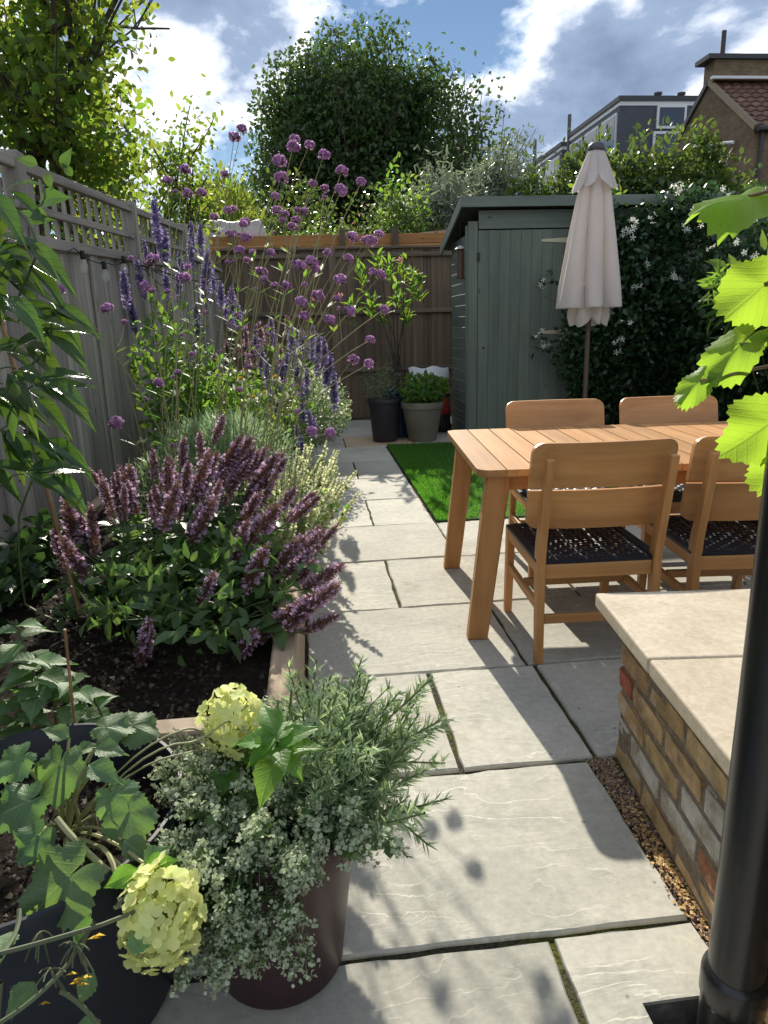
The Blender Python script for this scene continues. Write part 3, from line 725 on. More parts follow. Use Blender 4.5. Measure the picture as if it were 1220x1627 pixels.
for w in (.10, TW-.10):
    mb = MB(); mb.box((0, 0, 0), (TL-.24, .026, .075)); lo('apron', mb.mesh('apron', m_teak_x, bevel=.002), t, (TL/2, w, TZ-.0665))
for u in (.12, TL-.12):
    mb = MB(); mb.box((0, 0, 0), (.026, TW-.2, .075)); lo('apron', mb.mesh('apron', m_teak_y, bevel=.002), t, (u, TW/2, TZ-.0665))
def leg_mesh(foot, top, w, d, name, mat):
    V = [(foot[0]+sx*w[0]/2, foot[1]+sy*d[0]/2, foot[2]) for sx, sy in ((-1, -1), (1, -1), (1, 1), (-1, 1))]+[(top[0]+sx*w[1]/2, top[1]+sy*d[1]/2, top[2]) for sx, sy in ((-1, -1), (1, -1), (1, 1), (-1, 1))]
    return MB().add(V, [(3, 2, 1, 0), (4, 5, 6, 7), (0, 1, 5, 4), (1, 2, 6, 5), (2, 3, 7, 6), (3, 0, 4, 7)])
for u, su in ((.0, 1), (TL, -1)):
    for w in (.075, TW-.12):
        mb = leg_mesh((u+su*.012, w, 0), (u+su*.095, w, TZ-.03), (.088, .10), (.055, .06), 'leg', m_teak_z)
        loc('leg', mb, m_teak_z, t, .006)
# chair: front towards +y
g = NT('black_woven_strap'); m_strap = g.done(g.pbr(g.hsv((.012, .016, .028, 1), .5, 1, g.math('ADD', g.math('MULTIPLY', g.rnd(), .6), .7)), .5, None, .4))
CW = .53
def chair_parts():
    parts = []
    W2 = CW/2-.035
    def P(nm, mb, mat, bev=.005, smooth=False, seg=2): parts.append((nm, mb.mesh(nm, mat, smooth, bev, seg)))
    for s in (-1, 1):
        # rear leg: plumb to the seat, then leaning back
        pr = [(-.255, .0, .036), (-.235, .42, .058), (-.245, .50, .058), (-.325, .845, .034)]
        V = []
        for y, z, dp in pr:
            for a, b in ((-1, -1), (1, -1), (1, 1), (-1, 1)): V.append((s*W2+a*.0165, y+b*dp/2, z))
        F = [(3, 2, 1, 0), (12, 13, 14, 15)]+[(i*4+k, i*4+(k+1) % 4, (i+1)*4+(k+1) % 4, (i+1)*4+k) for i in range(3) for k in range(4)]
        P('leg', MB().add(V, F), m_teak_z)
        P('leg', leg_mesh((s*W2, .275, 0), (s*W2, .245, .43), (.034, .036), (.036, .05), 'leg', m_teak_z), m_teak_z)
        mb = MB(); mb.box((s*W2, .005, .40), (.03, .46, .055)); P('side_rail', mb, m_teak_y, .004)
        mb = MB(); mb.box((s*W2, .005, .235), (.022, .47, .036)); P('stretcher', mb, m_teak_y, .004)
    mb = MB(); mb.box((0, -.236, .385), (CW-.105, .03, .06)); P('back_rail', mb, m_teak_x, .004)
    mb = MB(); mb.box((0, .25, .385), (CW-.105, .03, .06)); P('front_rail', mb, m_teak_x, .004)
    mb = MB(); mb.box((0, -.243, .185), (CW-.105, .022, .038)); P('stretcher', mb, m_teak_x, .004)
    mb = MB(); mb.box((0, .03, .24), (CW-.09, .024, .034)); P('stretcher', mb, m_teak_x, .004)
    # backrest: two curved boards with a slit between them
    for z0, z1, top in ((.545, .705, False), (.716, .895, True)):
        V = []; F = []; n = 30; m = 14
        for side in (0, 1):
            for i in range(n+1):
                a = math.sin(math.pi/2*(2*i/n-1)); x = a*(CW/2+.012)
                for j in range(m+1):
                    b = (math.sin(math.pi/2*j/m) if top else 1-math.cos(math.pi/2*j/m)); z = z0+(z1-z0)*b
                    # rounded outer corners
                    r = .045; dx = CW/2+.012-abs(x); dzc = (z1-z) if top else (z-z0)
                    if dx < r:
                        lim = r-math.sqrt(max(0, r*r-(r-dx)**2))
                        if dzc < lim: z = z1-lim if top else z0+lim
                    lean = -.225-(z-.5)*.235; bow = -.028*(1-a*a)
                    V.append((x, lean+.052+bow+(.022 if side else 0), z))
        k = (n+1)*(m+1)
        for i in range(n):
            for j in range(m):
                q = i*(m+1)+j; F.append((q, q+m+1, q+m+2, q+1)); q += k; F.append((q, q+1, q+m+2, q+m+1))
        rim = [i*(m+1) for i in range(n+1)]+[n*(m+1)+j for j in range(1, m+1)]+[i*(m+1)+m for i in range(n-1, -1, -1)]+[j for j in range(m-1, 0, -1)]
        for a, b in zip(rim, rim[1:]+rim[:1]): F.append((b, a, a+k, b+k))
        parts.append(('backrest_board', MB().add(V, F).mesh('backrest_board', m_teak_x, True)))
    # woven seat
    mb = MB(); nn = 15; X0, X1, Y0, Y1 = -W2-.012, W2+.012, -.238, .262
    def zz(x, y): return .428-.020*(1-(x/(W2))**2)*(1-((y-.01)/.26)**2)
    for dr in (0, 1):
        for i in range(nn):
            q = (i+.5)/nn; hw = .0138; n = nn*2+2; V = []
            for k in range(n+1):
                s = k/n; wv = .0048*math.sin((s*nn*math.pi)+(math.pi/2 if False else 0)+(i % 2)*math.pi+(dr)*math.pi)
                if dr == 0:
                    y = Y0+(Y1-Y0)*q; x = X0+(X1-X0)*s; V += [(x, y-hw, zz(x, y)+wv), (x, y+hw, zz(x, y)+wv)]
                else:
                    x = X0+(X1-X0)*q; y = Y0+(Y1-Y0)*s; V += [(x-hw, y, zz(x, y)+wv), (x+hw, y, zz(x, y)+wv)]
            F = [(2*k, 2*k+1, 2*k+3, 2*k+2) for k in range(len(V)//2-1)]
            mb.add(V, F)
    for s in (-1, 1): mb.box((s*W2, .012, .4275), (.036, .50, .012))
    for y in (Y0, Y1): mb.box((0, y, .4265), (2*W2-.038, .03, .012))
    parts.append(('seat_weave', mb.mesh('seat_weave', m_strap)))
    return parts
CP = chair_parts()
def chair(label, x, y, rz):
    c = thing('dining_chair', label, 'chair', (x, y, 0), rz, 'wooden chairs round the table')
    for nm, me in CP:
        o = link(nm, me, c, world=False)
    return c
chair('wooden chair with black woven seat at the near left of the table', 1.085, 2.705, rad(-2.5))
chair('wooden chair at the near side of the table beside the grape leaves', 1.72, 2.68, rad(-5))
chair('wooden chair across the table, its back in front of the shed door', 1.335, 3.56, rad(180-4.4))
chair('wooden chair across the table, its back in front of the jasmine', 1.98, 3.51, rad(180-4.4))

# closed parasol
UX, UY = 2.41, 6.0
m_canvas = None
g = NT('pale_taupe_canvas'); f = g.noise(g.co((60, 60, 60)), 3, 3); f2 = g.noise(g.co((3, 3, 1)), 1.5, 5)
c = g.mix(1.0, (.78, .735, .71), g.ramp(f2, [(.3, (.86, .85, .84)), (.7, (1.08, 1.08, 1.08))]), 'MULTIPLY')
tr = g.n('ShaderNodeBsdfTranslucent', {'Color': (.72, .65, .60, 1)}).outputs[0]
m_canvas = g.done(g.n('ShaderNodeMixShader', {0: .4, 1: g.pbr(c, .85, g.bump(f, .25, .002), .2), 2: tr}).outputs[0])
m_alu = plain('dark_grey_metal', (.09, .09, .095), .4, metallic=.5)
t = thing('parasol', 'closed pale taupe canvas parasol with dark cap behind the table', 'parasol', (UX, UY, 0))
CREASE = [(-126, .7), (-68, .95), (-22, .6), (55, .7), (120, .7), (178, .6)]
def fold_surface(name, rings, shift=0.0, hemamp=0.0, sig=8.0):
    "canvas gathered round the pole: broad faces with a few sharp vertical creases"
    V = []; F = []; seg = 120
    for ri, (z, ro, depth, hem) in enumerate(rings):
        for k in range(seg):
            a = 360*k/seg-180; cr = 0.0; ph = 0.0
            for c, w in CREASE:
                d = (a-c-shift-6*math.sin(z*2.2+c)+180) % 360-180
                cr = max(cr, w*math.exp(-(abs(d)/sig)**1.3)); 
            rr = ro*(1-depth*cr)*(1+.05*math.sin(math.radians(2*a+40))+.02*math.sin(math.radians(5*a)+z*4))
            V.append((UX+rr*math.cos(math.radians(a)), UY+rr*math.sin(math.radians(a)), z+hem*(cr*1.3-.3+.35*math.sin(math.radians(3*a+30)))))
    for i in range(len(rings)-1):
        for k in range(seg): F.append((i*seg+k, i*seg+(k+1) % seg, (i+1)*seg+(k+1) % seg, (i+1)*seg+k))
    return MB().add(V, F).build(name, m_canvas, t, smooth=True)
fold_surface('canopy', [(2.63, .055, .1, 0), (2.5, .095, .3, 0), (2.3, .148, .45, 0), (2.05, .195, .52, 0), (1.8, .235, .56, 0), (1.6, .268, .58, 0), (1.46, .286, .6, .0), (1.43, .289, .6, .0), (1.425, .284, .6, .0)])
fold_surface('vent_cape', [(2.665, .056, .05, 0), (2.60, .088, .25, 0), (2.50, .132, .4, .01), (2.42, .172, .5, .06), (2.385, .188, .5, .085), (2.382, .183, .5, .085)], 30)
fold_surface('canopy_hem', [(1.60, .17, .4, 0), (1.36, .185, .5, .03), (1.29, .165, .55, .06)], 23, sig=14)
MB().lathe([(.0005, .06), (.045, .055), (.068, .035), (.072, .005), (.066, -.01), (.0005, -.01)], 24, (UX, UY, 2.66)).build('cap', m_alu, t, smooth=True)
MB().lathe([(.021, .05), (.021, 2.66)], 14, (UX, UY, 0), True).build('pole', plain('brown_pole', (.10, .065, .045), .5), t, smooth=True)
MB().lathe([(.0005, .085), (.03, .085), (.035, .07), (.23, .06), (.25, .045), (.25, .006), (.0005, .006)], 28, (UX, UY, 0)).build('base', m_alu, t, smooth=False)
# ------------------------------------------------------------------ foliage materials
m_lf_hyssop = leaf_mat('hyssop_leaf', (.075, .135, .05), (.18, .32, .06), .38, .36, .5, .03)
m_lf_hyssop_v = leaf_mat('hyssop_leaf_veined', (.075, .135, .05), (.18, .32, .06), .38, .36, .5, .03, True)
m_lf_bright = leaf_mat('fresh_green_leaf', (.07, .15, .03), (.26, .44, .05), .5, .5, .5, .05)
m_lf_dark = leaf_mat('dark_glossy_leaf', (.03, .068, .028), (.07, .15, .03), .25, .3, .6, .03)
m_lf_grey = leaf_mat('grey_green_leaf', (.15, .21, .115), (.30, .42, .18), .35, .5, .5, .03)
m_lf_teal = leaf_mat('feathery_leaf', (.17, .26, .14), (.38, .54, .27), .4, .5, .5, .04)
m_lf_climb = leaf_mat('climber_leaf', (.035, .085, .022), (.17, .31, .03), .33, .25, .4, .03, True)
m_lf_squash = leaf_mat('squash_leaf', (.13, .22, .105), (.26, .46, .08), .38, .5, .35, .03, True)
m_lf_hyd = leaf_mat('hydrangea_leaf', (.11, .25, .045), (.32, .58, .05), .45, .42, .35, .03, True)
m_lf_grape = leaf_mat('grape_leaf', (.12, .26, .035), (.42, .68, .05), .58, .45, .18, .02, True)
m_stem = plain('green_stem', (.10, .14, .05), .6, .4)
m_stem_pale = plain('pale_stem', (.28, .28, .13), .6, .3)
m_bark = wood_mat('grey_brown_bark', (.035, .028, .022), (.12, .10, .08), 2, .95, .2, (18, 18, 3), bump=1.0, knots=False)
m_calyx = petal_mat('mauve_calyx', (.225, .13, .10), (.33, .19, .14), .3, .6)
m_floret = petal_mat('lilac_floret', (.52, .36, .50), (.66, .46, .64), .4, .5)
m_calyx_b = petal_mat('violet_calyx', (.125, .10, .20), (.20, .15, .33), .3, .5)
m_floret_b = petal_mat('blue_violet_floret', (.30, .25, .47), (.42, .34, .62), .4, .5)
m_verb = petal_mat('verbena_purple', (.40, .20, .40), (.60, .34, .60), .35, .7, .05)
m_white = petal_mat('white_petal', (.74, .75, .68), (.75, .78, .65), .3, .25)
m_cream = petal_mat('cream_spike', (.58, .60, .40), (.74, .76, .45), .5, .5)
m_hyd = petal_mat('lime_cream_hydrangea_petal', (.78, .81, .36), (.88, .92, .38), .45, .3, .03)
m_oreg = petal_mat('grey_white_oregano', (.43, .49, .34), (.52, .59, .36), .3, .5)
m_yel = petal_mat('yellow_petal', (.60, .42, .05), (.7, .5, .06), .35, .3)
m_pink = petal_mat('pink_petal', (.62, .22, .28), (.7, .3, .35), .35, .4)
m_cane = plain('bamboo_cane', (.30, .18, .085), .5, nscale=8, namp=.35)

def multi(name, parts, smooth=False):
    "one mesh from several (V, F, material) with quads"
    V = np.concatenate([p[0] for p in parts]); o = 0; Fs = []; mi = []
    for k, p in enumerate(parts): Fs.append(np.asarray(p[1])+o); o += len(p[0]); mi += [k]*len(p[1])
    me = npmesh(name, V, np.concatenate(Fs), parts[0][2], smooth)
    for p in parts[1:]: me.materials.append(p[2])
    me.polygons.foreach_set('material_index', np.array(mi, np.int32)); me.update(); return me
def spike_mesh(seed, mc, mf, w=.15, whorls=26, nf=95, gaps=0.0):
    r = np.random.default_rng(seed); P = []; D = []; S = []
    for i in range(whorls):
        t = i/(whorls-1); rr = w*(.55+.45*math.sin(math.pi*min(1, t*.9+.12)))*(1-.75*max(0, t-.8)/.2)
        if gaps and r.random() < gaps*(1-t): continue
        k = 10
        for j in range(k):
            a = 2*math.pi*(j+.5*(i % 2))/k+r.normal(0, .15)
            P.append((.25*rr*math.cos(a), .25*rr*math.sin(a), t)); D.append((math.cos(a), math.sin(a), .45+.7*t)); S.append(rr*.95*r.uniform(.7, 1.25))
    P, D, S = map(np.array, (P, D, S)); T = ([(-.17, 0, 0), (.17, 0, 0), (.11, 1, .05), (-.11, 1, .05)], [(0, 1, 2, 3)])
    V1, F1 = scatter(*T, P, D, np.tile([0, 0, 1.0], (len(P), 1))+r.normal(0, .3, (len(P), 3)), S)
    t = r.beta(1.3, 1.3, nf); a = r.uniform(0, 6.28, nf); rr = w*(.55+.45*np.sin(np.pi*np.minimum(1, t*.9+.12)))
    P = np.stack([.55*rr*np.cos(a), .55*rr*np.sin(a), t], 1); D = np.stack([np.cos(a), np.sin(a), r.uniform(-.2, .6, nf)], 1)
    V2, F2 = scatter([(-.2, 0, 0), (.2, 0, 0), (.35, 1, .1), (-.35, 1, -.1)], [(0, 1, 2, 3)], P, D, r.normal(size=(nf, 3)), rr*.75*r.uniform(.6, 1.25, nf))
    return multi('flower_spike', [(V1, F1, mc), (V2, F2, mf)])
def joined_stems(name, lines, mat, parent, seg=5):
    mb = MB()
    for P, R in lines: mb.tube(P, R, seg, cap=False)
    return mb.build(name, mat, parent, smooth=True, kind='stuff' if name == 'stems' and len(lines) > 2 else None)
LM_HY = [leafmesh('leaf', m_lf_hyssop_v, (.0, .24, .31, .27, .16, .0), .14, .25, 0, .10, 10, 2, .03, s) for s in range(3)]
def hyssop(name, label, base, tips, spikes, slen, swid, group, leaf_n, lsize, stem_r=.003, indiv=150, mat=m_lf_hyssop, side=.3, ltop=.75):
    "clump: tips = list of (tip point, direction)"
    t = thing(name, label, 'flowering plant', base, 0, group)
    lines = []; LP = []; LD = []; LS = []
    for p, d in tips:
        d = np.array(d)/np.linalg.norm(d); L = slen*RNG.uniform(.7, 1.25); b = np.array(p)-d*L
        linkm('flower_spike', spikes[int(RNG.integers(len(spikes)))], t, frame(b, np.cross(d, rdir(1)[0]), d, (L*RNG.uniform(.85, 1.2),)*2+(L,)))
        root = np.array(base)+np.array([RNG.normal(0, .14), RNG.normal(0, .14), 0]); root[2] = .32
        ctrl = (root*.45+b*.55)-d*.12*np.linalg.norm(b-root); c = bez(root, ctrl, b, 9); lines.append((c, np.linspace(stem_r*1.3, stem_r*.8, 9)))
        for q in range(leaf_n):
            s = RNG.uniform(.15, ltop if RNG.random() < .8 else 1.0); i = int(s*8); pt = c[i]+(c[min(8, i+1)]-c[i])*(s*8-i)
            a = RNG.uniform(0, 6.28); LP.append(pt); LD.append((math.cos(a), math.sin(a), RNG.uniform(-.35, .45))); LS.append(lsize*RNG.uniform(.6, 1.25))
    joined_stems('stems', lines, m_stem, t)
    LP, LD, LS = map(np.array, (LP, LD, LS)); LN = np.tile([0, 0, 1.0], (len(LP), 1))+RNG.normal(0, .35, (len(LP), 3))
    near = np.argsort(np.linalg.norm(LP-EYE, axis=1)-RNG.uniform(0, .4, len(LP)))
    for i in near[:indiv]: linkm('leaf', LM_HY[i % 3], t, frame(LP[i], LD[i], LN[i], LS[i]))
    k = near[indiv:]
    if len(k):
        V, F = scatter(*L_FOLD, LP[k], LD[k], LN[k], LS[k]); stuff('foliage', V, F, mat, t, 'stuff')
    return t
# front clump of mauve hyssop leaning over the path
SP1 = [spike_mesh(s, m_calyx, m_floret, .112, 36, 130) for s in range(4)]
tips = []
bc = np.array([-.52, 2.55, .33])
while len(tips) < 70:
    x, y = RNG.uniform(-.98, .09), RNG.uniform(1.93, 3.15)
    h = .52-.35*((x+.42)/.75)**2*(1 if x > -.42 else .55)-.26*max(0, 2.6-y)/.6
    if x > -.1 and y > 2.75: continue
    if x < -.6 and y < 2.35: continue
    if h < .16: continue
    tips.append(((x, y, .33+h+RNG.normal(0, .045)), ((x+.62)*1.25+.10+RNG.normal(0, .12), (y-2.7)*.35+RNG.normal(0, .15), .85)))
for p, d in (((.06, 1.98, .585), (.75, -.1, .6)), ((.05, 2.02, .46), (.8, 0, .35)), ((-.02, 2.0, .55), (.6, 0, .7)), ((.02, 2.3, .66), (.7, 0, .7)), ((-.93, 2.6, .76), (-.05, 0, 1)), ((-.85, 2.62, .72), (.05, 0, 1)), ((-.97, 2.55, .66), (-.1, 0, 1))): tips.append((p, d))
hyssop('giant_hyssop', 'bushy clump of mauve-brown flower spikes leaning over the path', tuple(bc), tips, SP1, .185, .041, None, 20, .08, .0028, 260, ltop=.8)
# blue violet hyssops further back
SP2 = [spike_mesh(10+s, m_calyx_b, m_floret_b, .10, 36, 150, .25) for s in range(3)]
def spikes_at(lst, Y, dy=.5, z=1.0):
    o = []
    for u, v in lst:
        p = at(u, v, Y+RNG.uniform(-dy, dy)); o.append((tuple(p), (RNG.normal(0, .08), RNG.normal(0, .08), 1)))
    return o
LA = [(243, 310), (250, 352), (215, 408), (262, 360), (303, 350), (300, 378), (318, 352), (284, 398), (335, 420), (322, 440), (350, 446), (368, 452), (310, 480), (311, 500), (355, 470), (372, 470), (195, 425), (205, 470), (228, 380), (262, 425), (330, 395), (283, 430)]
hyssop('giant_hyssop', 'tall blue-violet flower spikes against the left trellis', (-.98, 5.6, .33), spikes_at(LA, 5.4), SP2, .26, .052, 'blue violet hyssops', 14, .07, .003, 40, ltop=.85)
LB = [(430, 505), (436, 530), (448, 565), (463, 517), (470, 540), (478, 520), (495, 535), (507, 530), (514, 535), (455, 560), (487, 580), (478, 600), (525, 560), (530, 590), (415, 545), (423, 570), (500, 560), (440, 590), (497, 515), (470, 575), (405, 525), (518, 575)]
hyssop('giant_hyssop', 'group of violet flower spikes in the middle of the bed', (-.32, 5.7, .33), spikes_at(LB, 5.7), SP2, .26, .058, 'blue violet hyssops', 12, .07, .003, 40, ltop=.8)
LCc = [(390, 515), (400, 540), (380, 530), (410, 510), (445, 545), (425, 520), (360, 540), (455, 500), (340, 560), (372, 555), (392, 560)]
hyssop('giant_hyssop', 'small dusky pink flower spikes near the back of the bed', (-.5, 7.6, .33), spikes_at(LCc, 7.6), SP1, .24, .05, None, 12, .07, .003, 0)
hyssop('giant_hyssop', 'low violet flower spikes above the pale bush by the path', (-.14, 4.6, .33), spikes_at([(470, 668), (478, 690), (490, 650), (498, 660), (440, 625), (480, 640)], 4.8), SP2, .2, .05, None, 8, .06, .003, 0)

# tall verbena
def head_mesh(seed):
    r = np.random.default_rng(seed); n = 70
    d = nrm(r.normal(size=(n, 3))*np.array([1, 1, .7])+np.array([0, 0, .55])); P = d*np.array([.75, .75, .55]); P[:, 2] += r.normal(0, .05, n)
    V1, F1 = scatter([(-.16, -.16, 0), (.16, -.16, .03), (.16, .16, 0), (-.16, .16, .03)], [(0, 1, 2, 3)], P, r.normal(size=(n, 3)), d, r.uniform(.9, 1.5, n))
    m = 40; d = nrm(r.normal(size=(m, 3))*np.array([1, 1, .5])); V2, F2 = scatter([(-.07, 0, 0), (.07, 0, 0), (.06, 1, 0), (-.06, 1, 0)], [(0, 1, 2, 3)], np.tile([0, 0, -.35], (m, 1)), d+np.array([0, 0, .5]), r.normal(size=(m, 3)), r.uniform(.6, .85, m))
    return multi('flower_head', [(V1, F1, m_verb), (V2, F2, m_stem)])
HD = [head_mesh(s) for s in range(4)]
VB = [((-.80, 3.7, .33), [(266, 287, 3.9, 1), (293, 270, 3.9, 1), (320, 306, 3.9, 1), (298, 308, 4.0, 1), (252, 608, 2.95, 1), (243, 412, 3.6, 2), (232, 455, 3.5, 1), (293, 442, 3.4, 2), (357, 277, 3.9, 1), (170, 490, 3.3, 1), (384, 205, 3.7, 2), (98, 458, 3.0, 1), (185, 672, 3.1, 1)], 'tall airy purple verbena nearest the left fence'),
      ((-.52, 3.85, .33), [(444, 256, 3.4, 2), (492, 230, 3.4, 3), (370, 332, 3.8, 3), (365, 372, 3.7, 3), (392, 378, 3.6, 2), (438, 312, 4.0, 1), (415, 432, 3.6, 1), (430, 402, 3.5, 1), (380, 398, 3.6, 1), (340, 345, 3.9, 1), (515, 246, 3.5, 2)], 'tallest airy purple verbena in the middle of the bed'),
      ((-.30, 3.5, .33), [(543, 272, 3.5, 1), (574, 289, 3.5, 1), (516, 300, 3.5, 1), (542, 303, 3.5, 1), (480, 338, 3.5, 3), (497, 292, 3.6, 1), (520, 402, 3.4, 2), (500, 427, 3.3, 3), (478, 480, 3.2, 2), (455, 455, 3.4, 1), (470, 350, 3.5, 2), (440, 335, 3.6, 2)], 'purple verbena with many flower heads beside the path'),
      ((-.38, 4.1, .33), [(560, 377, 3.7, 2), (590, 382, 3.7, 3), (605, 437, 3.6, 2), (553, 411, 3.6, 1), (540, 445, 3.5, 1), (523, 508, 3.2, 3), (610, 492, 3.4, 1), (588, 540, 3.5, 1), (586, 578, 3.5, 3), (495, 685, 3.0, 2), (505, 470, 3.4, 2), (535, 475, 3.5, 1)], 'purple verbena leaning out over the path')]
for base, hs, lab in VB:
    t = thing('tall_verbena', lab, 'flowering plant', base, 0, 'tall purple verbenas')
    lines = []; LP = []; LD = []; LS = []
    for u, v, Y, n in hs:
        T = at(u, v, Y); b = np.array(base)+np.array([RNG.normal(0, .10), RNG.normal(0, .10), 0])
        mid = b*.45+T*.55; mid[2] += .12*np.linalg.norm((T-b)[:2]); mid[:2] = b[:2]*.62+T[:2]*.38+RNG.normal(0, .03, 2)
        fork = bez(b, mid, T, 12)
        f0 = fork[9] if n > 1 else fork[11]
        lines.append((fork[:10] if n > 1 else fork, np.linspace(.0036, .0019, 10 if n > 1 else 12)))
        d0 = nrm((fork[11]-fork[8])[None])[0]
        for k in range(max(1, n-(RNG.random() < .5))):
            e = T+(np.array([RNG.normal(0, .055), RNG.normal(0, .05), RNG.normal(0, .035)]) if k else 0)
            if n > 1: lines.append((bez(f0, (f0+e)/2-d0*.02, e, 6), np.linspace(.0019, .0014, 6)))
            s = RNG.uniform(.024, .038)
            linkm('flower_head', HD[int(RNG.integers(4))], t, frame(e, np.cross(d0, rdir(1)[0]), d0*.5+np.array([0, 0, .8]), s))
        # opposite side shoots part way up, some with a small bud
        for i in (5, 7, 9):
            if RNG.random() < .4:
                e = fork[i]+np.array([RNG.normal(0, .09), RNG.normal(0, .09), RNG.uniform(.1, .2)])
                lines.append((bez(fork[i], fork[i]*.6+e*.4+np.array([(e-fork[i])[0]*.4, (e-fork[i])[1]*.4, 0]), e, 5), np.linspace(.0017, .0012, 5)))
                linkm('flower_head', HD[int(RNG.integers(4))], t, frame(e, (1, 0, .1), (0, .1, 1), RNG.uniform(.010, .022)))
        for i in (2, 4, 6, 8):
            for sgn in (-1, 1):
                a = RNG.uniform(0, 6.28); LP.append(fork[i]); LD.append((math.cos(a), math.sin(a), .5)); LS.append((.018, RNG.uniform(.05, .1), .03))
    joined_stems('stems', lines, m_stem_pale, t, 5)
    V, F = scatter(*L_DIAM, LP, LD, np.tile([0, 0, 1.0], (len(LP), 1)), np.array(LS)*np.array([1.6, 1, 1])); stuff('foliage', V, F, m_lf_bright, t, 'stuff')

# fillers in the bed
def blob_points(c, r, n, clumps=14, spread=.35, up=0.0):
    c = np.array(c); r = np.array(r); k = nrm(RNG.normal(size=(clumps, 3)))*RNG.uniform(.25, .85, (clumps, 1))
    p = k[RNG.integers(clumps, size=n)]+RNG.normal(0, spread, (n, 3)); ln = np.linalg.norm(p, axis=1, keepdims=True)
    p = np.where(ln > 1, p/ln*RNG.uniform(.8, 1.03, (n, 1)), p); return c+p*r, nrm(p*r+1e-6)
def bush(name, label, cat, base, c, r, n, size, mat, tmpl=L_FOLD, group=None, clumps=16, spread=.3, aspect=1.0, up=.3, stems=10, parent=None):
    t = parent or thing(name, label, cat, base, 0, group)
    P, N = blob_points(c, r, n, clumps, spread); D = N*.5+rdir(n)*.8; D[:, 2] += up
    S = RNG.uniform(.6, 1.25, n)*size; S = np.stack([S*aspect, S, S], 1)
    V, F = scatter(*tmpl, P, D, N+rdir(n)*.7+np.array([0, 0, .5]), S); stuff('foliage', V, F, mat, t, 'stuff')
    lines = []
    for i in range(stems):
        e = np.array(c)+nrm(RNG.normal(size=(1, 3)))[0]*np.array(r)*.75; e[2] = max(e[2], base[2]+.1); b = np.array(base)+np.array([RNG.normal(0, r[0]*.15), RNG.normal(0, r[1]*.15), 0]); b[2] = base[2]
        lines.append((bez(b, (b*.5+e*.5)+np.array([0, 0, .15*r[2]]), e, 7), np.linspace(.012*max(r), .003*max(r), 7)))
    if stems: joined_stems('stems', lines, m_stem if max(r) < 1 else m_bark, t, 5)
    return t
bush('hyssop_foliage', 'low green leaves at the front foot of the mauve hyssop', 'plant', (-.42, 2.2, .33), (-.42, 2.25, .47), (.42, .34, .17), 640, .07, m_lf_hyssop, aspect=.75, clumps=26, spread=.2, stems=14)
bush('ivy', 'dark low leaves along the foot of the left fence', 'plant', (-1.2, 2.7, .33), (-1.2, 2.7, .44), (.16, .75, .15), 420, .07, m_lf_dark, aspect=1.1, clumps=20, spread=.25, stems=6)
bush('leafy_perennial', 'bright green leafy perennial between verbena and left fence', 'plant', (-.95, 4.9, .33), (-.9, 4.9, .95), (.30, .35, .62), 900, .075, m_lf_bright, aspect=.8)
bush('leafy_perennial', 'mixed low green foliage filling the middle of the bed', 'plant', (-.6, 5.6, .33), (-.55, 5.5, .66), (.55, .95, .36), 3600, .055, m_lf_bright)
bush('feathery_plant', 'soft feathery grey-green foliage behind the mauve spikes', 'plant', (-.55, 4.1, .33), (-.52, 4.1, .56), (.42, .45, .28), 9000, .085, m_lf_teal, L_NEEDLE, aspect=.55, spread=.35, up=.6)
bush('feathery_plant', 'thin grey-green foliage at the foot of the verbena', 'plant', (-.8, 3.5, .33), (-.75, 3.55, .5), (.3, .3, .22), 2200, .08, m_lf_grey, L_NEEDLE, aspect=.7, up=.6)
t = bush('pale_bush', 'pale green bush with tiny white flowers spilling over the path', 'plant', (-.15, 6.5, .33), (-.02, 6.5, .62), (.36, .9, .33), 7000, .036, m_lf_grey, aspect=.8)
P, N = blob_points((-.02, 6.5, .66), (.37, .9, .34), 1500, 20, .3); V, F = scatter([(-.5, -.5, 0), (.5, -.5, .1), (.5, .5, 0), (-.5, .5, .1)], [(0, 1, 2, 3)], P, rdir(1500), N, RNG.uniform(.010, .02, 1500)); stuff('flowers', V, F, m_cream, t, 'stuff')
bush('leafy_perennial', 'low pale green plant at the back end of the bed', 'plant', (-.5, 8.4, .33), (-.45, 8.4, .7), (.6, .9, .42), 3000, .06, m_lf_bright)
# white-spiked calamint by the path
def calamint(seed):
    r = np.random.default_rng(seed); n = 90; t = r.uniform(.15, 1, n); a = r.uniform(0, 6.28, n)
    P = np.stack([np.zeros(n), np.zeros(n), t], 1); D = np.stack([np.cos(a), np.sin(a), r.uniform(.2, .9, n)], 1)
    V1, F1 = scatter([(-.35, 0, 0), (.35, 0, 0), (.3, 1, .1), (-.3, 1, .1)], [(0, 1, 2, 3)], P, D, r.normal(size=(n, 3)), .085*(1.15-t*.7))
    m = 26; t = r.uniform(0, .8, m); a = r.uniform(0, 6.28, m); P = np.stack([np.zeros(m), np.zeros(m), t], 1); D = np.stack([np.cos(a), np.sin(a), r.uniform(.1, .7, m)], 1)
    V2, F2 = scatter(*L_DIAM, P, D, r.normal(size=(m, 3))*.4+np.array([0, 0, 1]), np.full(m, .11))
    V3, F3 = scatter([(-.006, 0, 0), (.006, 0, 0), (.006, 1, 0), (-.006, 1, 0)], [(0, 1, 2, 3)], [(0, 0, 0)]*2, [(0, 0, 1)]*2, [(1, 0, 0), (0, 1, 0)], np.ones(2))
    return multi('flower_spike', [(V1, F1, m_cream), (V2, F2, m_lf_bright), (V3, F3, m_stem)])
CM = [calamint(s) for s in range(4)]
t = thing('calamint', 'bush of upright creamy white flower spikes beside the path', 'flowering plant', (-.17, 3.4, .33))
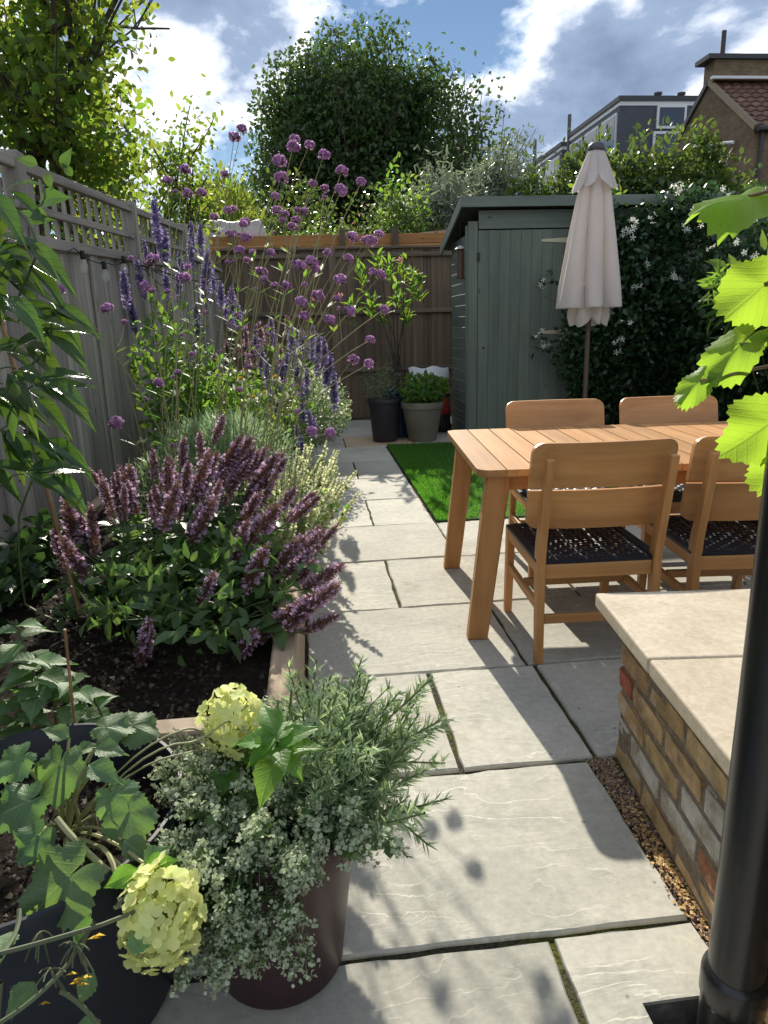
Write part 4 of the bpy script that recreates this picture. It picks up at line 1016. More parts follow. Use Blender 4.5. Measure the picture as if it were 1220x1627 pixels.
for i in range(120):
    b = np.array([RNG.uniform(-.32, -.03), RNG.uniform(2.95, 4.1), .30]); d = np.array([(b[0]+.22)*1.4+.24+RNG.normal(0, .16), RNG.normal(0, .25), 1.0])
    L = RNG.uniform(.28, .42); linkm('flower_spike', CM[i % 4], t, frame(b, np.cross(nrm(d[None])[0], rdir(1)[0]), d, (L*.9, L*.9, L)))
# daisies
def daisy():
    n = 12; a = np.linspace(0, 6.28, n, endpoint=False); D = np.stack([np.cos(a), np.sin(a), np.full(n, -.25)], 1)
    V1, F1 = scatter([(-.16, .15, 0), (.16, .15, 0), (.17, 1, 0), (-.17, 1, 0)], [(0, 1, 2, 3)], np.zeros((n, 3)), D, np.tile([0, 0, 1.0], (n, 1)), np.ones(n))
    k = 60; d = rdir(k); d[:, 2] = abs(d[:, 2]); V2, F2 = scatter([(-.1, 0, 0), (.1, 0, 0), (.05, .6, 0), (-.05, .6, 0)], [(0, 1, 2, 3)], d*.1, d, rdir(k), np.full(k, .7))
    return multi('flower_head', [(V1, F1, m_cream), (V2, F2, m_yel)])
DZ = daisy()
t = thing('coneflower', 'pale coneflowers with yellow centres in the middle of the bed', 'flowering plant', (-.5, 4.9, .33))
lines = []
for u, v in ((367, 588), (390, 588), (382, 602), (437, 600), (420, 625), (402, 632), (430, 645)):
    p = at(u, v, 4.9+RNG.uniform(-.2, .2)); b = np.array([-.5+RNG.normal(0, .1), 4.95, .33]); lines.append((bez(b, (b+p)/2+np.array([0, 0, .1]), p, 7), .003))
    linkm('flower_head', DZ, t, frame(p, (1, 0, 0), (RNG.normal(0, .2), -.3, 1), .04))
joined_stems('stems', lines, m_stem, t)

# climber on a bamboo cane in front of the left fence
t = thing('bamboo_cane', 'bamboo cane leaning in the bed beside the climbing plant', 'cane', (-.88, 2.42, .33))
c0, c1 = atz(127, 975, .33), at(-22, 420, 2.75)
cp = [c0+(c1-c0)*k/6 for k in range(7)]
MB().tube(cp, .0085, 10).build('cane', m_cane, t, smooth=True)
for k in range(1, 6): MB().tube([cp[k]-(c1-c0)*.004, cp[k], cp[k]+(c1-c0)*.004], [.0085, .0102, .0085], 10, False).build('node', m_cane, t, smooth=True)
LC = [leafmesh('leaf', m_lf_climb, (.0, .13, .17, .155, .11, .05, .0), .16, .35, 0, 0, 14, 3, .02, s) for s in range(3)]
t = thing('climbing_plant', 'evergreen climber with long glossy drooping leaves at the left fence', 'climber', (-1.05, 2.45, .33))
lines = []; prev = np.array([-.95, 2.45, .33])
for u, v, Y in [(40, 960, 2.5), (30, 820, 2.45), (60, 740, 2.4), (40, 640, 2.4), (70, 560, 2.35), (30, 470, 2.4), (60, 400, 2.4), (20, 330, 2.45), (70, 300, 2.5)]:
    p = at(u, v, Y); lines.append((bez(prev, (prev+p)/2+RNG.normal(0, .03, 3), p, 6), .004)); prev = p
anch = [(10, 315), (35, 330), (25, 400), (60, 395), (15, 440), (70, 430), (100, 500), (65, 495), (25, 480), (95, 545), (60, 560), (20, 560), (30, 625), (75, 640), (105, 625), (60, 690), (95, 715), (30, 700), (15, 760), (70, 770), (100, 760), (0, 640), (0, 520), (50, 600), (0, 390)]
for u, v in anch:
    Y = 2.3+RNG.uniform(-.15, .25); p = at(u-25, v-15, Y)
    for k in range(3+int(RNG.random() < .6)):
        d = np.array([RNG.uniform(.35, 1.0) if RNG.random() < .85 else -.5, RNG.uniform(-.6, .3), RNG.uniform(-.75, .15)]); s = RNG.uniform(.13, .205)
        if u < 45 and k == 0: d = np.array([RNG.uniform(-.4, .4), -.5, -.9]); s *= 1.2
        linkm('leaf', LC[k % 3], t, frame(p+RNG.normal(0, .012, 3), d, (.2, -.5, .9), (s, s, s)))
    lines.append((bez(p-np.array([.12, -.05, .05]), p-np.array([.05, 0, -.02]), p, 5), .0025))
for i in range(26):
    u, v = RNG.uniform(20, 180), RNG.uniform(885, 985); p = at(u, v, 2.45+RNG.uniform(-.1, .2)); linkm('leaf', LC[i % 3], t, frame(p, rdir(1, -.1)[0], (0, -.3, 1), RNG.uniform(.06, .10)))
joined_stems('stems', lines, m_stem, t)
for u, v, s in ((62, 320, .12), (75, 345, .09), (60, 262, .07), (75, 275, .06), (100, 268, .07), (115, 280, .05), (45, 350, .08)):
    p = at(u, v, 2.6); linkm('leaf', LM_HY[0] if False else LC[1], t, frame(p, (RNG.normal(0, .5), -.2, RNG.normal(.1, .5)), (0, -1, .4), (s*1.7, s, s)))

# ------------------------------------------------------------------ front pots
m_pot_blk = plain('dark_blue_black_plastic', (.012, .015, .024), .42, nscale=5, namp=.2, bump=.1)
m_pot_mar = plain('maroon_plastic', (.042, .014, .018), .40, nscale=6, namp=.2, bump=.12)
m_pot_tau = plain('taupe_ceramic', (.19, .175, .14), .55, nscale=6, namp=.12)
m_pot_blu = plain('blue_glaze', (.012, .035, .085), .25)
m_pot_gry = plain('charcoal_plastic', (.028, .026, .034), .5)
def pot(name, label, c, rb, rt, h, mat, band=.055, thick=.012, soilz=.07):
    t = thing(name, label, 'plant pot', (c[0], c[1], 0))
    MB().lathe([(.0005, .0), (rb*.92, .0), (rb, .012), (rt-.022, h-band), (rt-.008, h-band+.006), (rt, h-.008), (rt-.003, h), (rt-thick+.002, h), (rt-thick, h-.008), (rt-.03, h-band), (rt-.035, h-soilz-.01)], 48, (c[0], c[1], 0.001)).build('body', mat, t, smooth=True)
    V = [(c[0], c[1], h-soilz)]; n = 24
    mb = MB(); prof = [(.0005, h-soilz+.01), (rt*.5, h-soilz+.008), (rt-.034, h-soilz)]
    mb.lathe(prof, 28, (c[0], c[1], 0)).build('soil', m_soil, t, smooth=True)
    return t
BP = (-.60, 1.21); MP = (-.135, 1.235)
pot('plant_pot', 'large dark blue-black round pot in the bottom left corner', BP, .24, .30, .45, m_pot_blk, soilz=.10)
pot('plant_pot', 'maroon plastic pot of herbs at the front of the path', MP, .135, .195, .39, m_pot_mar, .07)
n = 900; a = RNG.uniform(0, 6.28, n); r = .25*np.sqrt(RNG.random(n)); P = np.stack([BP[0]+r*np.cos(a), BP[1]+r*np.sin(a), np.full(n, .358)], 1)
V, F = scatter(*TET, P, rdir(n), np.tile([0, 0, 1.0], (n, 1)), RNG.uniform(.005, .018, n)); o = stuff('compost', V, F, m_crumb, None, 'stuff', base=(BP[0], BP[1], .35)); tag(o, 'crumbly dark compost in the large black pot', 'soil')
# squash in the black pot
LQ = [lobed('leaf', m_lf_squash, 5, .20, .05, .25, .10, s, .95) for s in range(3)]
LO = [leafmesh('leaf', m_lf_squash, (.0, .26, .33, .28, .17, .06, .0), .14, .28, 0, .07, 14, 3, .05, s) for s in range(3)]
t = thing('squash_plant', 'trailing squash plant with broad lobed leaves in the large black pot', 'plant', (BP[0], BP[1], .36))
root = np.array([BP[0]+.06, BP[1]+.02, .36]); lines = []
QL = [(95, 1215, 1.20, .135, (-.1, -.5, -.55), (-.2, -.8, .8)), (30, 1205, 1.18, .10, (-.6, -.3, -.3), (0, -.5, 1)), (120, 1195, 1.25, .07, (.7, .1, .2), (0, -.3, 1)), (180, 1262, 1.12, .10, (.35, -.3, -.25), (.0, -.6, .8)), (205, 1292, 1.08, .115, (.1, -.5, -.6), (.1, -.75, .6)),
      (40, 1275, 1.12, .12, (-.7, -.3, -.2), (0, -.6, .9)), (108, 1395, .98, .17, (-.75, -.25, -.55), (.05, -.7, .75)), (205, 1390, .98, .085, (.6, -.2, -.15), (.1, -.6, .8)), (228, 1372, 1.0, .075, (.5, .4, .1), (0, -.6, .8)), (170, 1155, 1.28, .10, (.75, -.1, -.1), (.1, -.4, 1)), (212, 1152, 1.3, .11, (.8, -.2, -.35), (.2, -.4, .9)),
      (150, 1190, 1.2, .09, (.7, -.2, .05), (0, -.3, 1)), (110, 1172, 1.22, .08, (-.5, .1, .25), (0, -.4, 1)), (140, 1215, 1.15, .10, (.7, -.3, -.2), (0, -.4, 1)), (60, 1330, 1.05, .09, (-.4, -.4, -.4), (0, -.7, .7)), (195, 1335, 1.05, .09, (.7, -.3, -.4), (0, -.5, .9))]
for i, (u, v, Y, s, d, nn) in enumerate(QL):
    p = at(u, v, Y); me = LQ[i % 3] if i in (0, 1, 3, 4, 5, 6, 9, 10, 14) else LO[i % 3]
    linkm('leaf', me, t, frame(p, d, nn, s*.74)); m = (root+p)/2+np.array([0, 0, .05]); lines.append((bez(root+RNG.normal(0, .02, 3)*np.array([1, 1, 0]), m, p, 8), np.linspace(.0045, .003, 8)))
lines.append((bez(at(90, 1300, 1.06), at(120, 1340, 1.03), at(172, 1385, 1.0), 8), .0055)); lines.append((bez(root, (root+at(90, 1300, 1.06))/2, at(90, 1300, 1.06), 6), .0055))
for u0, v0, u1, v1, u2, v2 in ((225, 1175, 300, 1180, 395, 1120), (200, 1185, 290, 1160, 330, 1175), (195, 1215, 280, 1200, 330, 1190), (120, 1290, 150, 1330, 130, 1345)):
    q = bez(root, at(u0, v0, 1.2), at(u1, v1, 1.25), 8); lines.append((np.concatenate([q, bez(q[-1], 2*q[-1]-q[-2], at(u2, v2, 1.3), 6)[1:]]), .0021))
joined_stems('stems', lines, m_stem_pale, t, 6)
# young sunflower-like plants behind the pot
t = thing('young_plant', 'young pale-leaved plant behind the black pot at left edge', 'plant', (-.85, 1.72, .33)); lines = []
for cu, cv, Y, n, s in ((55, 1040, 1.66, 11, .125), (115, 1075, 1.62, 8, .105), (20, 1110, 1.6, 9, .125), (25, 985, 1.75, 6, .11), (150, 1110, 1.60, 4, .09)):
    c = at(cu, cv, Y); b = np.array([c[0], Y+.05, .33])
    lines.append((bez(b, (b+c)/2+RNG.normal(0, .02, 3), c, 7), np.linspace(.005, .003, 7)))
    for k in range(n):
        a = k*2.4+RNG.normal(0, .2); f = k/n; linkm('leaf', LO[k % 3], t, frame(c-np.array([0, 0, (1-f)*.10]), (math.cos(a), math.sin(a)-.15, .15+.45*f-.3), (0, 0, 1), s*(1.15-.5*f)))
joined_stems('stems', lines, m_stem, t)
t = thing('plant_stake', 'thin brown stick upright behind the black pot', 'stick', tuple(atz(115, 1165, .36)))
MB().tube([atz(122, 1190, .36), at(103, 1000, 1.45)], .0035, 6).build('stick', m_cane, t)
# hydrangeas
fl = []
for s in range(4):
    r = np.random.default_rng(s); n = 4; a = np.arange(4)*1.571+r.normal(0, .12, 4); D = np.stack([np.cos(a), np.sin(a), np.full(4, .22)], 1)
    T = [(0, 0, 0), (.42, .38, .10), (.38, .84, .05), (0, 1.02, -.06), (-.38, .84, .05), (-.42, .38, .10)]
    V, F = scatter(T, [(0, 1, 2, 3), (0, 3, 4, 5)], np.zeros((4, 3)), D, np.tile([0, 0, 1.0], (4, 1)), r.uniform(.85, 1.1, 4)); fl.append(npmesh('floret', V, F, m_hyd))
def hyd_head(parent, c, axis, R, n, size, nm='flower_head'):
    lines = []; axis = nrm(np.array(axis, float)[None])[0]; c = np.array(c)
    x = nrm(np.cross(axis, [0.3, .5, .2])[None])[0]; y = np.cross(axis, x)
    o = None; pts = []
    for i in range(n):
        q = (i+.5)/n; ph = i*2.39996; zz = 1-2*q; rr = math.sqrt(1-zz*zz); d = x*rr*math.cos(ph)*R[0]+y*rr*math.sin(ph)*R[0]+axis*zz*R[1]
        pts.append(c+d*RNG.uniform(.72, 1.10)); lines.append((np.array([c+d*.1, c+d*.55, pts[-1]]), .0011))
    o = joined_stems(nm, lines, m_stem_pale, parent, 4)
    for i, p in enumerate(pts):
        nn = nrm((p-c)[None])[0]+RNG.normal(0, .28, 3); linkm('floret', fl[i % 4], o, frame(p, np.cross(nn, rdir(1)[0]), nn, size*RNG.uniform(.75, 1.2)))
    return o
LHY = [leafmesh('leaf', m_lf_hyd, (.0, .20, .30, .29, .20, .09, .0), .13, .3, 0, .05, 14, 3, .04, s) for s in range(3)]
t = thing('hydrangea', 'lime cream hydrangea bloom hanging low between the two front pots', 'hydrangea', (BP[0]+.1, BP[1]-.02, .36))
c = at(258, 1452, .93); hyd_head(t, c, (.10, .1, 1), (.058, .083), 105, .019)
s0 = at(185, 1395, .97); MBl = [(bez(s0, (s0+c)/2+np.array([0, 0, .03]), c+np.array([0, 0, .03]), 7), .003), (bez((BP[0]+.1, BP[1]-.02, .36), s0+np.array([-.02, .05, .05]), s0, 7), .004)]
joined_stems('stems', MBl, m_stem_pale, t)
for u, v, s, d in ((222, 1382, .06, (-.7, -.2, -.1)), (228, 1378, .055, (.5, -.1, .2))): linkm('leaf', LHY[0], t, frame(at(u, v, .96), d, (0, -.6, .8), s))
t = thing('hydrangea', 'lime cream hydrangea with bright green leaves behind the maroon pot', 'hydrangea', (MP[0]-.02, MP[1]+.06, .33))
c = at(368, 1148, 1.33); hyd_head(t, c, (-.1, -.1, 1), (.060, .072), 95, .019)
k = at(440, 1180, 1.10); lines = [(bez((MP[0], MP[1]+.06, .33), k-np.array([0, 0, .08]), k, 7), .004), (bez((MP[0]-.03, MP[1]+.06, .33), c-np.array([-.03, 0, .12]), c, 7), .004)]
for i, (a, el, s) in enumerate(((-.2, .35, .125), (.25, .55, .12), (2.9, .1, .12), (1.9, .6, .11), (-1.9, -.35, .14), (-1.0, -.25, .11), (3.6, -.3, .10), (-2.6, -.4, .10), (.7, -.1, .10), (-1.4, .1, .10), (1.2, .3, .09))):
    linkm('leaf', LHY[i % 3], t, frame(k+np.array([0, 0, .012*(i % 4)-.02]), (math.cos(a), math.sin(a)*.8, el), (0, -.2, 1), s*.68))
for i in range(9):
    a = RNG.uniform(0, 6.28); linkm('leaf', LHY[i % 3], t, frame(at(375, 1205+RNG.uniform(-10, 60), 1.29), (math.cos(a), math.sin(a)*.7, RNG.uniform(-.6, .1)), (0, -.3, 1), RNG.uniform(.07, .1)))
joined_stems('stems', lines, m_stem, t)
# oregano with grey-white flower clusters spilling over the rim
m_lf_oreg = leaf_mat('oregano_leaf', (.09, .15, .055), (.20, .32, .08), .38, .5, .5, .03)
def sprig(seed):
    r = np.random.default_rng(seed); Ps = []; Ds = []; lines = []
    pts = []
    for k in range(8):
        t = .45+.55*k/7; a = r.uniform(0, 6.28); ln = .26*(1.2-t); e = np.array([ln*math.cos(a), ln*math.sin(a), t+ln*.8]); pts.append(e)
    V0 = []; F0 = []
    n = 15
    P = np.concatenate([e+r.normal(0, .035, (n, 3)) for e in pts]); m = len(P)
    V1, F1 = scatter([(-.5, -.5, 0), (.5, -.5, .15), (.5, .5, 0), (-.5, .5, .15)], [(0, 1, 2, 3)], P, r.normal(size=(m, 3)), r.normal(size=(m, 3))+np.array([0, 0, .6]), r.uniform(.022, .046, m))
    q = 30; t = r.uniform(0, .95, q); a = r.uniform(0, 6.28, q); D = np.stack([np.cos(a), np.sin(a), r.uniform(-.1, .5, q)], 1)
    V2, F2 = scatter(*L_DIAM, np.stack([0*t, 0*t, t], 1), D, r.normal(size=(q, 3))*.4+np.array([0, 0, 1]), r.uniform(.08, .15, q))
    A = np.array([[0, 0, .0]]+[[0, 0, max(.3, e[2]-.2)] for e in pts]); Dd = np.array([[0, 0, 1.0]]+[e-[0, 0, max(.3, e[2]-.2)] for e in pts]); Sz = np.array([1.0]+[np.linalg.norm(d) for d in Dd[1:]])
    V3, F3 = scatter([(-.008, 0, 0), (.008, 0, 0), (.006, 1, 0), (-.006, 1, 0)], [(0, 1, 2, 3)], A, Dd, r.normal(size=(len(A), 3)), np.stack([np.ones(len(A)), Sz, Sz], 1))
    return multi('flower_sprig', [(V1, F1, m_oreg), (V2, F2, m_lf_oreg), (V3, F3, m_stem)])
OR = [sprig(s) for s in range(5)]
t = thing('oregano', 'oregano with grey-white flower clusters spilling over the maroon pot', 'herb', (MP[0], MP[1], .33))
for i in range(210):
    a = RNG.uniform(0, 6.28); rr = .17*math.sqrt(RNG.random()); b = np.array([MP[0]+rr*math.cos(a), MP[1]+rr*math.sin(a), .33])
    out = np.array([math.cos(a)*rr/.17, math.sin(a)*rr/.17-.30, 0]); d = out*.8+np.array([-.13, 0, RNG.uniform(.25, .95)]); L = RNG.uniform(.12, .21)
    if i > 148:                                                   # hanging over the front rim
        a = RNG.uniform(3.3, 5.0); b = np.array([MP[0]+.19*math.cos(a), MP[1]+.19*math.sin(a), .40+RNG.uniform(-.03, .03)]); d = np.array([.5*math.cos(a), .6*math.sin(a), RNG.uniform(-1.3, -.2)]); L = RNG.uniform(.10, .17)
    if b[0]+nrm(d[None])[0][0]*L < MP[0]-.235: continue
    linkm('flower_sprig', OR[i % 5], t, frame(b, np.cross(nrm(d[None])[0], rdir(1)[0]), d, L))
# narrow-leaved herb with upright green shoots
m_lf_tarr = leaf_mat('narrow_herb_leaf', (.32, .42, .25), (.52, .68, .30), .4, .45, .5, .04)
def shoot(seed):
    r = np.random.default_rng(seed); n = 90; t = r.uniform(.12, 1, n); a = t*60+r.normal(0, .5, n); bend = .12*t*t
    P = np.stack([bend, 0*t, t], 1); D = np.stack([np.cos(a), np.sin(a), r.uniform(.5, 1.2, n)], 1)
    V1, F1 = scatter([(0, 0, 0), (.065, .4, .03), (0, 1, 0), (-.065, .4, .03)], [(0, 1, 2, 3)], P, D, r.normal(size=(n, 3))*.3+np.array([0, 0, 1]), .19*(1.1-.5*t)*r.uniform(.7, 1.2, n))
    z = np.linspace(0, 1, 6); mb = MB(); mb.tube(np.stack([.12*z*z, 0*z, z], 1), .008, 4, False)
    return multi('shoot', [(V1, F1, m_lf_tarr), (np.array(mb.v), np.array(mb.f), m_stem)])
SH = [shoot(s) for s in range(5)]
t = thing('narrow_leaved_herb', 'narrow-leaved herb with fresh upright shoots in the maroon pot', 'herb', (MP[0]+.07, MP[1]+.06, .33))
for i in range(110):
    b = np.array([MP[0]+.055+RNG.uniform(-.02, .115), MP[1]+RNG.uniform(-.06, .15), .34]); d = np.array([RNG.uniform(-.15, .85), RNG.normal(0, .30), RNG.uniform(.35, 1.0)])
    L = RNG.uniform(.17, .31)*(1.0 if d[0] < .5 else .85); linkm('shoot', SH[i % 5], t, frame(b, np.cross(nrm(d[None])[0], rdir(1)[0]), d, L))
for u, v, Y, L in ((592, 1052, 1.38, .20), (605, 1080, 1.36, .2), (560, 1110, 1.40, .2), (700, 1100, 1.25, .24), (690, 1130, 1.22, .24), (718, 1165, 1.2, .24), (700, 1185, 1.2, .22), (650, 1110, 1.28, .22), (690, 1320, 1.12, .18), (660, 1345, 1.1, .16), (520, 1085, 1.42, .16), (510, 1100, 1.42, .14), (462, 1060, 1.44, .16)):
    e = at(u, v, Y); b0 = np.array([MP[0]+.10, MP[1]+.05, .42]); d = nrm((e-b0)[None])[0]; L2 = min(L*1.3, np.linalg.norm(e-b0)); linkm('shoot', SH[int(RNG.integers(5))], t, frame(e-d*L2, np.cross(d, rdir(1)[0]), d, L2))
# tomato stems in the bottom left corner
t = thing('tomato_plant', 'straggling tomato plant with small yellow flowers below the black pot rim', 'plant', (-.42, .83, 0)); lines = []
for a, b, c in (((0, 1515, .82), (60, 1500, .84), (160, 1470, .88)), ((160, 1470, .88), (200, 1455, .9), (235, 1440, .92)), ((0, 1625, .8), (60, 1590, .82), (110, 1530, .86)), ((110, 1530, .86), (125, 1500, .87), (150, 1465, .88)), ((95, 1575, .83), (130, 1590, .83), (165, 1640, .82)), ((30, 1445, .9), (35, 1480, .87), (0, 1520, .82))):
    lines.append((bez(at(*a), at(*b), at(*c), 8), .0035))
lines.append((bez((-.55, .80, 0), (-.56, .8, .1), tuple(at(0, 1560, .8)), 6), .004)); lines.append((bez((-.55, .80, 0), (-.57, .8, .15), tuple(at(-20, 1515, .82)), 6), .004))
lines.append((bez(tuple(at(-20, 1515, .82)), tuple(at(-10, 1515, .82)), tuple(at(0, 1515, .82)), 4), .0035))
for cu, cv, n in ((120, 1500, 18), (80, 1540, 12), (65, 1480, 8)):
    for k in range(n):
        p = at(cu, cv, .86); e = at(cu+RNG.uniform(-30, 30), cv+RNG.uniform(0, 55), .86+RNG.uniform(-.03, .03)); lines.append((bez(p, (p+e)/2+np.array([0, 0, .01]), e, 4), .0012))
joined_stems('stems', lines, plain('dull_green_stem', (.09, .11, .055), .7, .4), t)
tf = npmesh('flower', *scatter(*L_DIAM, np.zeros((6, 3)), [(math.cos(k*1.05), math.sin(k*1.05), .5) for k in range(6)], np.tile([0, 0, 1.0], (6, 1)), np.ones(6)), m_yel)
for u, v in ((125, 1552), (132, 1560), (120, 1558), (138, 1548), (158, 1482), (150, 1486), (115, 1543), (72, 1590)): linkm('flower', tf, t, frame(at(u, v, .85), (1, 0, 0), (RNG.normal(0, .5), -.6, -.6), .011))
for u, v, s in ((150, 1545, .05), (115, 1480, .07), (55, 1560, .06), (140, 1610, .06), (25, 1590, .07), (200, 1500, .05), (20, 1480, .05)): linkm('leaf', LO[0], t, frame(at(u, v, .87), rdir(1, -.4)[0], (0, -.6, .7), s))

# ------------------------------------------------------------------ pots at the back
pot('plant_pot', 'tall charcoal plant pot at the end of the path', (.83, 8.15), .145, .205, .50, m_pot_gry)
pot('plant_pot', 'taupe plant pot with leafy green plant beside the shed', (1.27, 8.08), .165, .255, .46, m_pot_tau, .08)
pot('plant_pot', 'blue glazed pot half hidden between two other pots', (1.05, 8.48), .17, .23, .58, m_pot_blu)
bush('leafy_pot_plant', 'round leafy green plant in the taupe pot by the shed', 'plant', (1.27, 8.08, .40), (1.27, 8.08, .58), (.29, .26, .17), 700, .085, m_lf_bright, stems=6, spread=.4)
bush('wispy_pot_plant', 'thin wispy green plant in the tall charcoal pot', 'plant', (.83, 8.15, .44), (.80, 8.15, .70), (.24, .2, .22), 500, .06, m_lf_grey, L_NEEDLE, stems=8)
t = thing('oleander', 'leggy oleander with narrow leaves and a pink flower by the back fence', 'shrub', (1.05, 8.48, .5)); lines = []; LP = []; LD = []
for u, v in ((600, 405), (620, 415), (640, 410), (655, 430), (575, 425), (590, 470), (665, 440), (560, 480), (630, 450), (645, 480), (610, 480)):
    e = at(u, v+12, 8.45+RNG.uniform(-.25, .25)); b = np.array([1.05+RNG.normal(0, .05), 8.48+RNG.normal(0, .04), .5]); lines.append((bez(b, (b+e)/2+np.array([-(e-b)[0]*.25, 0, .15]), e, 8), np.linspace(.008, .004, 8)))
    for k in range(24): LP.append(e+np.array([RNG.normal(0, .02), RNG.normal(0, .02), RNG.uniform(-.2, .08)])); d = rdir(1)[0]; d[2] = abs(d[2])+.25; LD.append(d)
joined_stems('stems', lines, m_bark, t, 6); n = len(LP)
V, F = scatter(*L_FOLD, LP, LD, rdir(n)*.5+np.array([0, 0, 1.0]), np.stack([np.full(n, .075), RNG.uniform(.10, .17, n), np.full(n, .1)], 1)); stuff('foliage', V, F, m_lf_bright, t, 'stuff')
for u, v in ((636, 413), (498, 475), (540, 470)):
    p = at(u, v, 8.3); V, F = scatter(*L_FOLD, np.tile(p, (8, 1)), rdir(8, .3), rdir(8), np.full(8, .045)); stuff('flower', V, F, m_pink, t)
# compost bag
g = NT('printed_compost_bag'); tc_ = g.n('ShaderNodeTexCoord').outputs['Object']; sx = g.n('ShaderNodeSeparateXYZ', {0: tc_}); zz = sx.outputs[2]
wob = g.math('ADD', zz, g.math('MULTIPLY', g.noise(tc_, 7, 3), .05))
c = g.ramp(wob, [(.0, (.03, .02, .02)), (.20, (.03, .02, .02)), (.22, (.36, .035, .03)), (.36, (.40, .045, .04)), (.38, (.03, .02, .025)), (.46, (.05, .025, .03)), (.48, (.42, .05, .05)), (.56, (.38, .05, .045)), (.58, (.66, .68, .70))])
txt = g.math('GREATER_THAN', g.noise(g.co((14, 14, 40)), 1.0, 2), .58); band = g.math('MULTIPLY', txt, g.math('MULTIPLY', g.math('GREATER_THAN', zz, .40), g.math('LESS_THAN', zz, .46)))
c = g.mix(band, c, (.6, .58, .55)); f = g.noise(g.co(), 9, 4, .6, 1.0)
m_bag = g.done(g.pbr(c, .28, g.bump(f, .8, .03), .5))
V = []; F = []; nx, nz = 26, 20
for side in (1, -1):
    for j in range(nz+1):
        for i in range(nx+1):
            a, b = i/nx*2-1, j/nz; bul = (1-abs(a)**3.2)*(1-abs(2*b-1)**3.5); V.append((a*.255+.006*math.sin(b*23), side*(.008+.14*bul+.012*math.sin(a*8+b*15)*bul), b*.68+.012*math.sin(a*6)))
for s in range(2):
    for j in range(nz):
        for i in range(nx):
            k = s*(nx+1)*(nz+1)+j*(nx+1)+i; F.append((k, k+1, k+nx+2, k+nx+1) if s else (k, k+nx+1, k+nx+2, k+1))
me = bpy.data.meshes.new('compost_bag'); me.from_pydata(V, [], F); me.materials.append(m_bag); me.polygons.foreach_set('use_smooth', [True]*len(F))
o = link('compost_bag', me, None, (1.47, 8.62, .0), (rad(-8), 0, rad(4)), (1.0, 1.0, 1.2)); tag(o, 'red and white compost bag leaning behind the taupe pot', 'bag')

# ------------------------------------------------------------------ jasmine on the right
t = thing('star_jasmine', 'dark star jasmine with white flowers covering the right of the shed', 'climber', (3.6, 7.5, 0))
allV = []; allF = []; off = 0
for c, r, n in (((3.55, 7.62, 1.25), (.78, .38, 1.22), 9000), ((3.12, 7.7, .75), (.34, .25, .70), 2200), ((4.35, 6.9, 1.3), (.55, .9, 1.25), 7000), ((4.5, 5.4, 1.2), (.45, 1.0, 1.15), 5000), ((3.2, 7.72, 2.1), (.30, .24, .5), 900), ((4.1, 7.6, 2.35), (.5, .4, .35), 1300)):
    P, N = blob_points(c, r, n, 40, .28); D = N*.5+rdir(n)*.8
    V, F = scatter(*L_FOLD, P, D, N+rdir(n)*.6, RNG.uniform(.05, .095, n)); allV.append(V); allF.append(F+off); off += len(V)
stuff('foliage', np.concatenate(allV), np.concatenate(allF), m_lf_dark, t, 'stuff')
lines = [(bez((3.6+RNG.normal(0, .15), 7.6, 0), (3.5, 7.6, 1), (3.6+RNG.normal(0, .2), 7.6, 2.1), 8), np.linspace(.02, .006, 8)) for k in range(9)]
lines += [(bez((3.0, 7.7, .9), (2.75, 7.8, 1.0), (2.5, 7.85, 1.05), 6), .005), (bez((3.1, 7.7, 1.3), (2.8, 7.8, 1.5), (2.62, 7.86, 1.6), 6), .0025)]
joined_stems('stems', lines, m_bark, t, 6)
V, F = scatter([(-.08, .06, 0), (.08, .06, 0), (.26, 1, .1), (-.12, .95, -.1)], [(0, 1, 2, 3)], np.zeros((5, 3)), [(math.cos(k*1.2566), math.sin(k*1.2566), .1) for k in range(5)], np.tile([0, 0, 1.0], (5, 1)), np.ones(5)); js = npmesh('flower', V, F, m_white)
JF = [(1005, 352), (1010, 360), (1000, 372), (863, 452), (1024, 415), (1015, 457), (1072, 443), (1080, 446), (1000, 512), (860, 545), (868, 547), (892, 540), (985, 538), (984, 560), (993, 370), (1082, 300), (1075, 292), (1150, 300), (1158, 308), (1130, 390), (1165, 340), (1180, 360), (1195, 345), (1170, 380), (1110, 330), (1090, 365), (1210, 300), (1140, 352), (1185, 400), (1205, 410), (1120, 352), (858, 530), (945, 555), (1040, 350), (915, 530)]
for u, v in JF:
    for k in range(3):
        Y = 7.15 if u > 960 else 7.75
        if u > 1100: Y = 5.9
        p = at(u+RNG.normal(0, 4), v+RNG.normal(0, 4), Y); linkm('flower', js, t, frame(p, rdir(1)[0], (RNG.normal(0, .4), -1, RNG.normal(.2, .3)), .032 if Y > 6.5 else .026))
P = np.concatenate([at(u, v, 7.8)[None]+RNG.normal(0, .07, (12, 3)) for u, v in ((862, 545), (890, 540), (872, 448), (930, 540), (950, 550), (915, 560), (880, 560))])
V, F = scatter(*L_FOLD, P, rdir(len(P)), rdir(len(P))+np.array([0, -.6, .3]), np.full(len(P), .08)); stuff('foliage', V, F, m_lf_dark, t, 'stuff')
bush('drooping_shrub', 'light green shrub with drooping narrow leaves in front of the jasmine', 'shrub', (4.05, 5.6, 0), (3.85, 5.6, 1.52), (.55, .5, .42), 520, .17, m_lf_bright, aspect=.55, up=-.35, stems=10)
bush('leafy_shoots', 'pale young jasmine shoots standing above the shed roof', 'shrub', (3.75, 9.2, 1.9), (3.72, 9.1, 2.75), (.35, .3, .62), 420, .10, m_lf_bright, aspect=.8, stems=6)
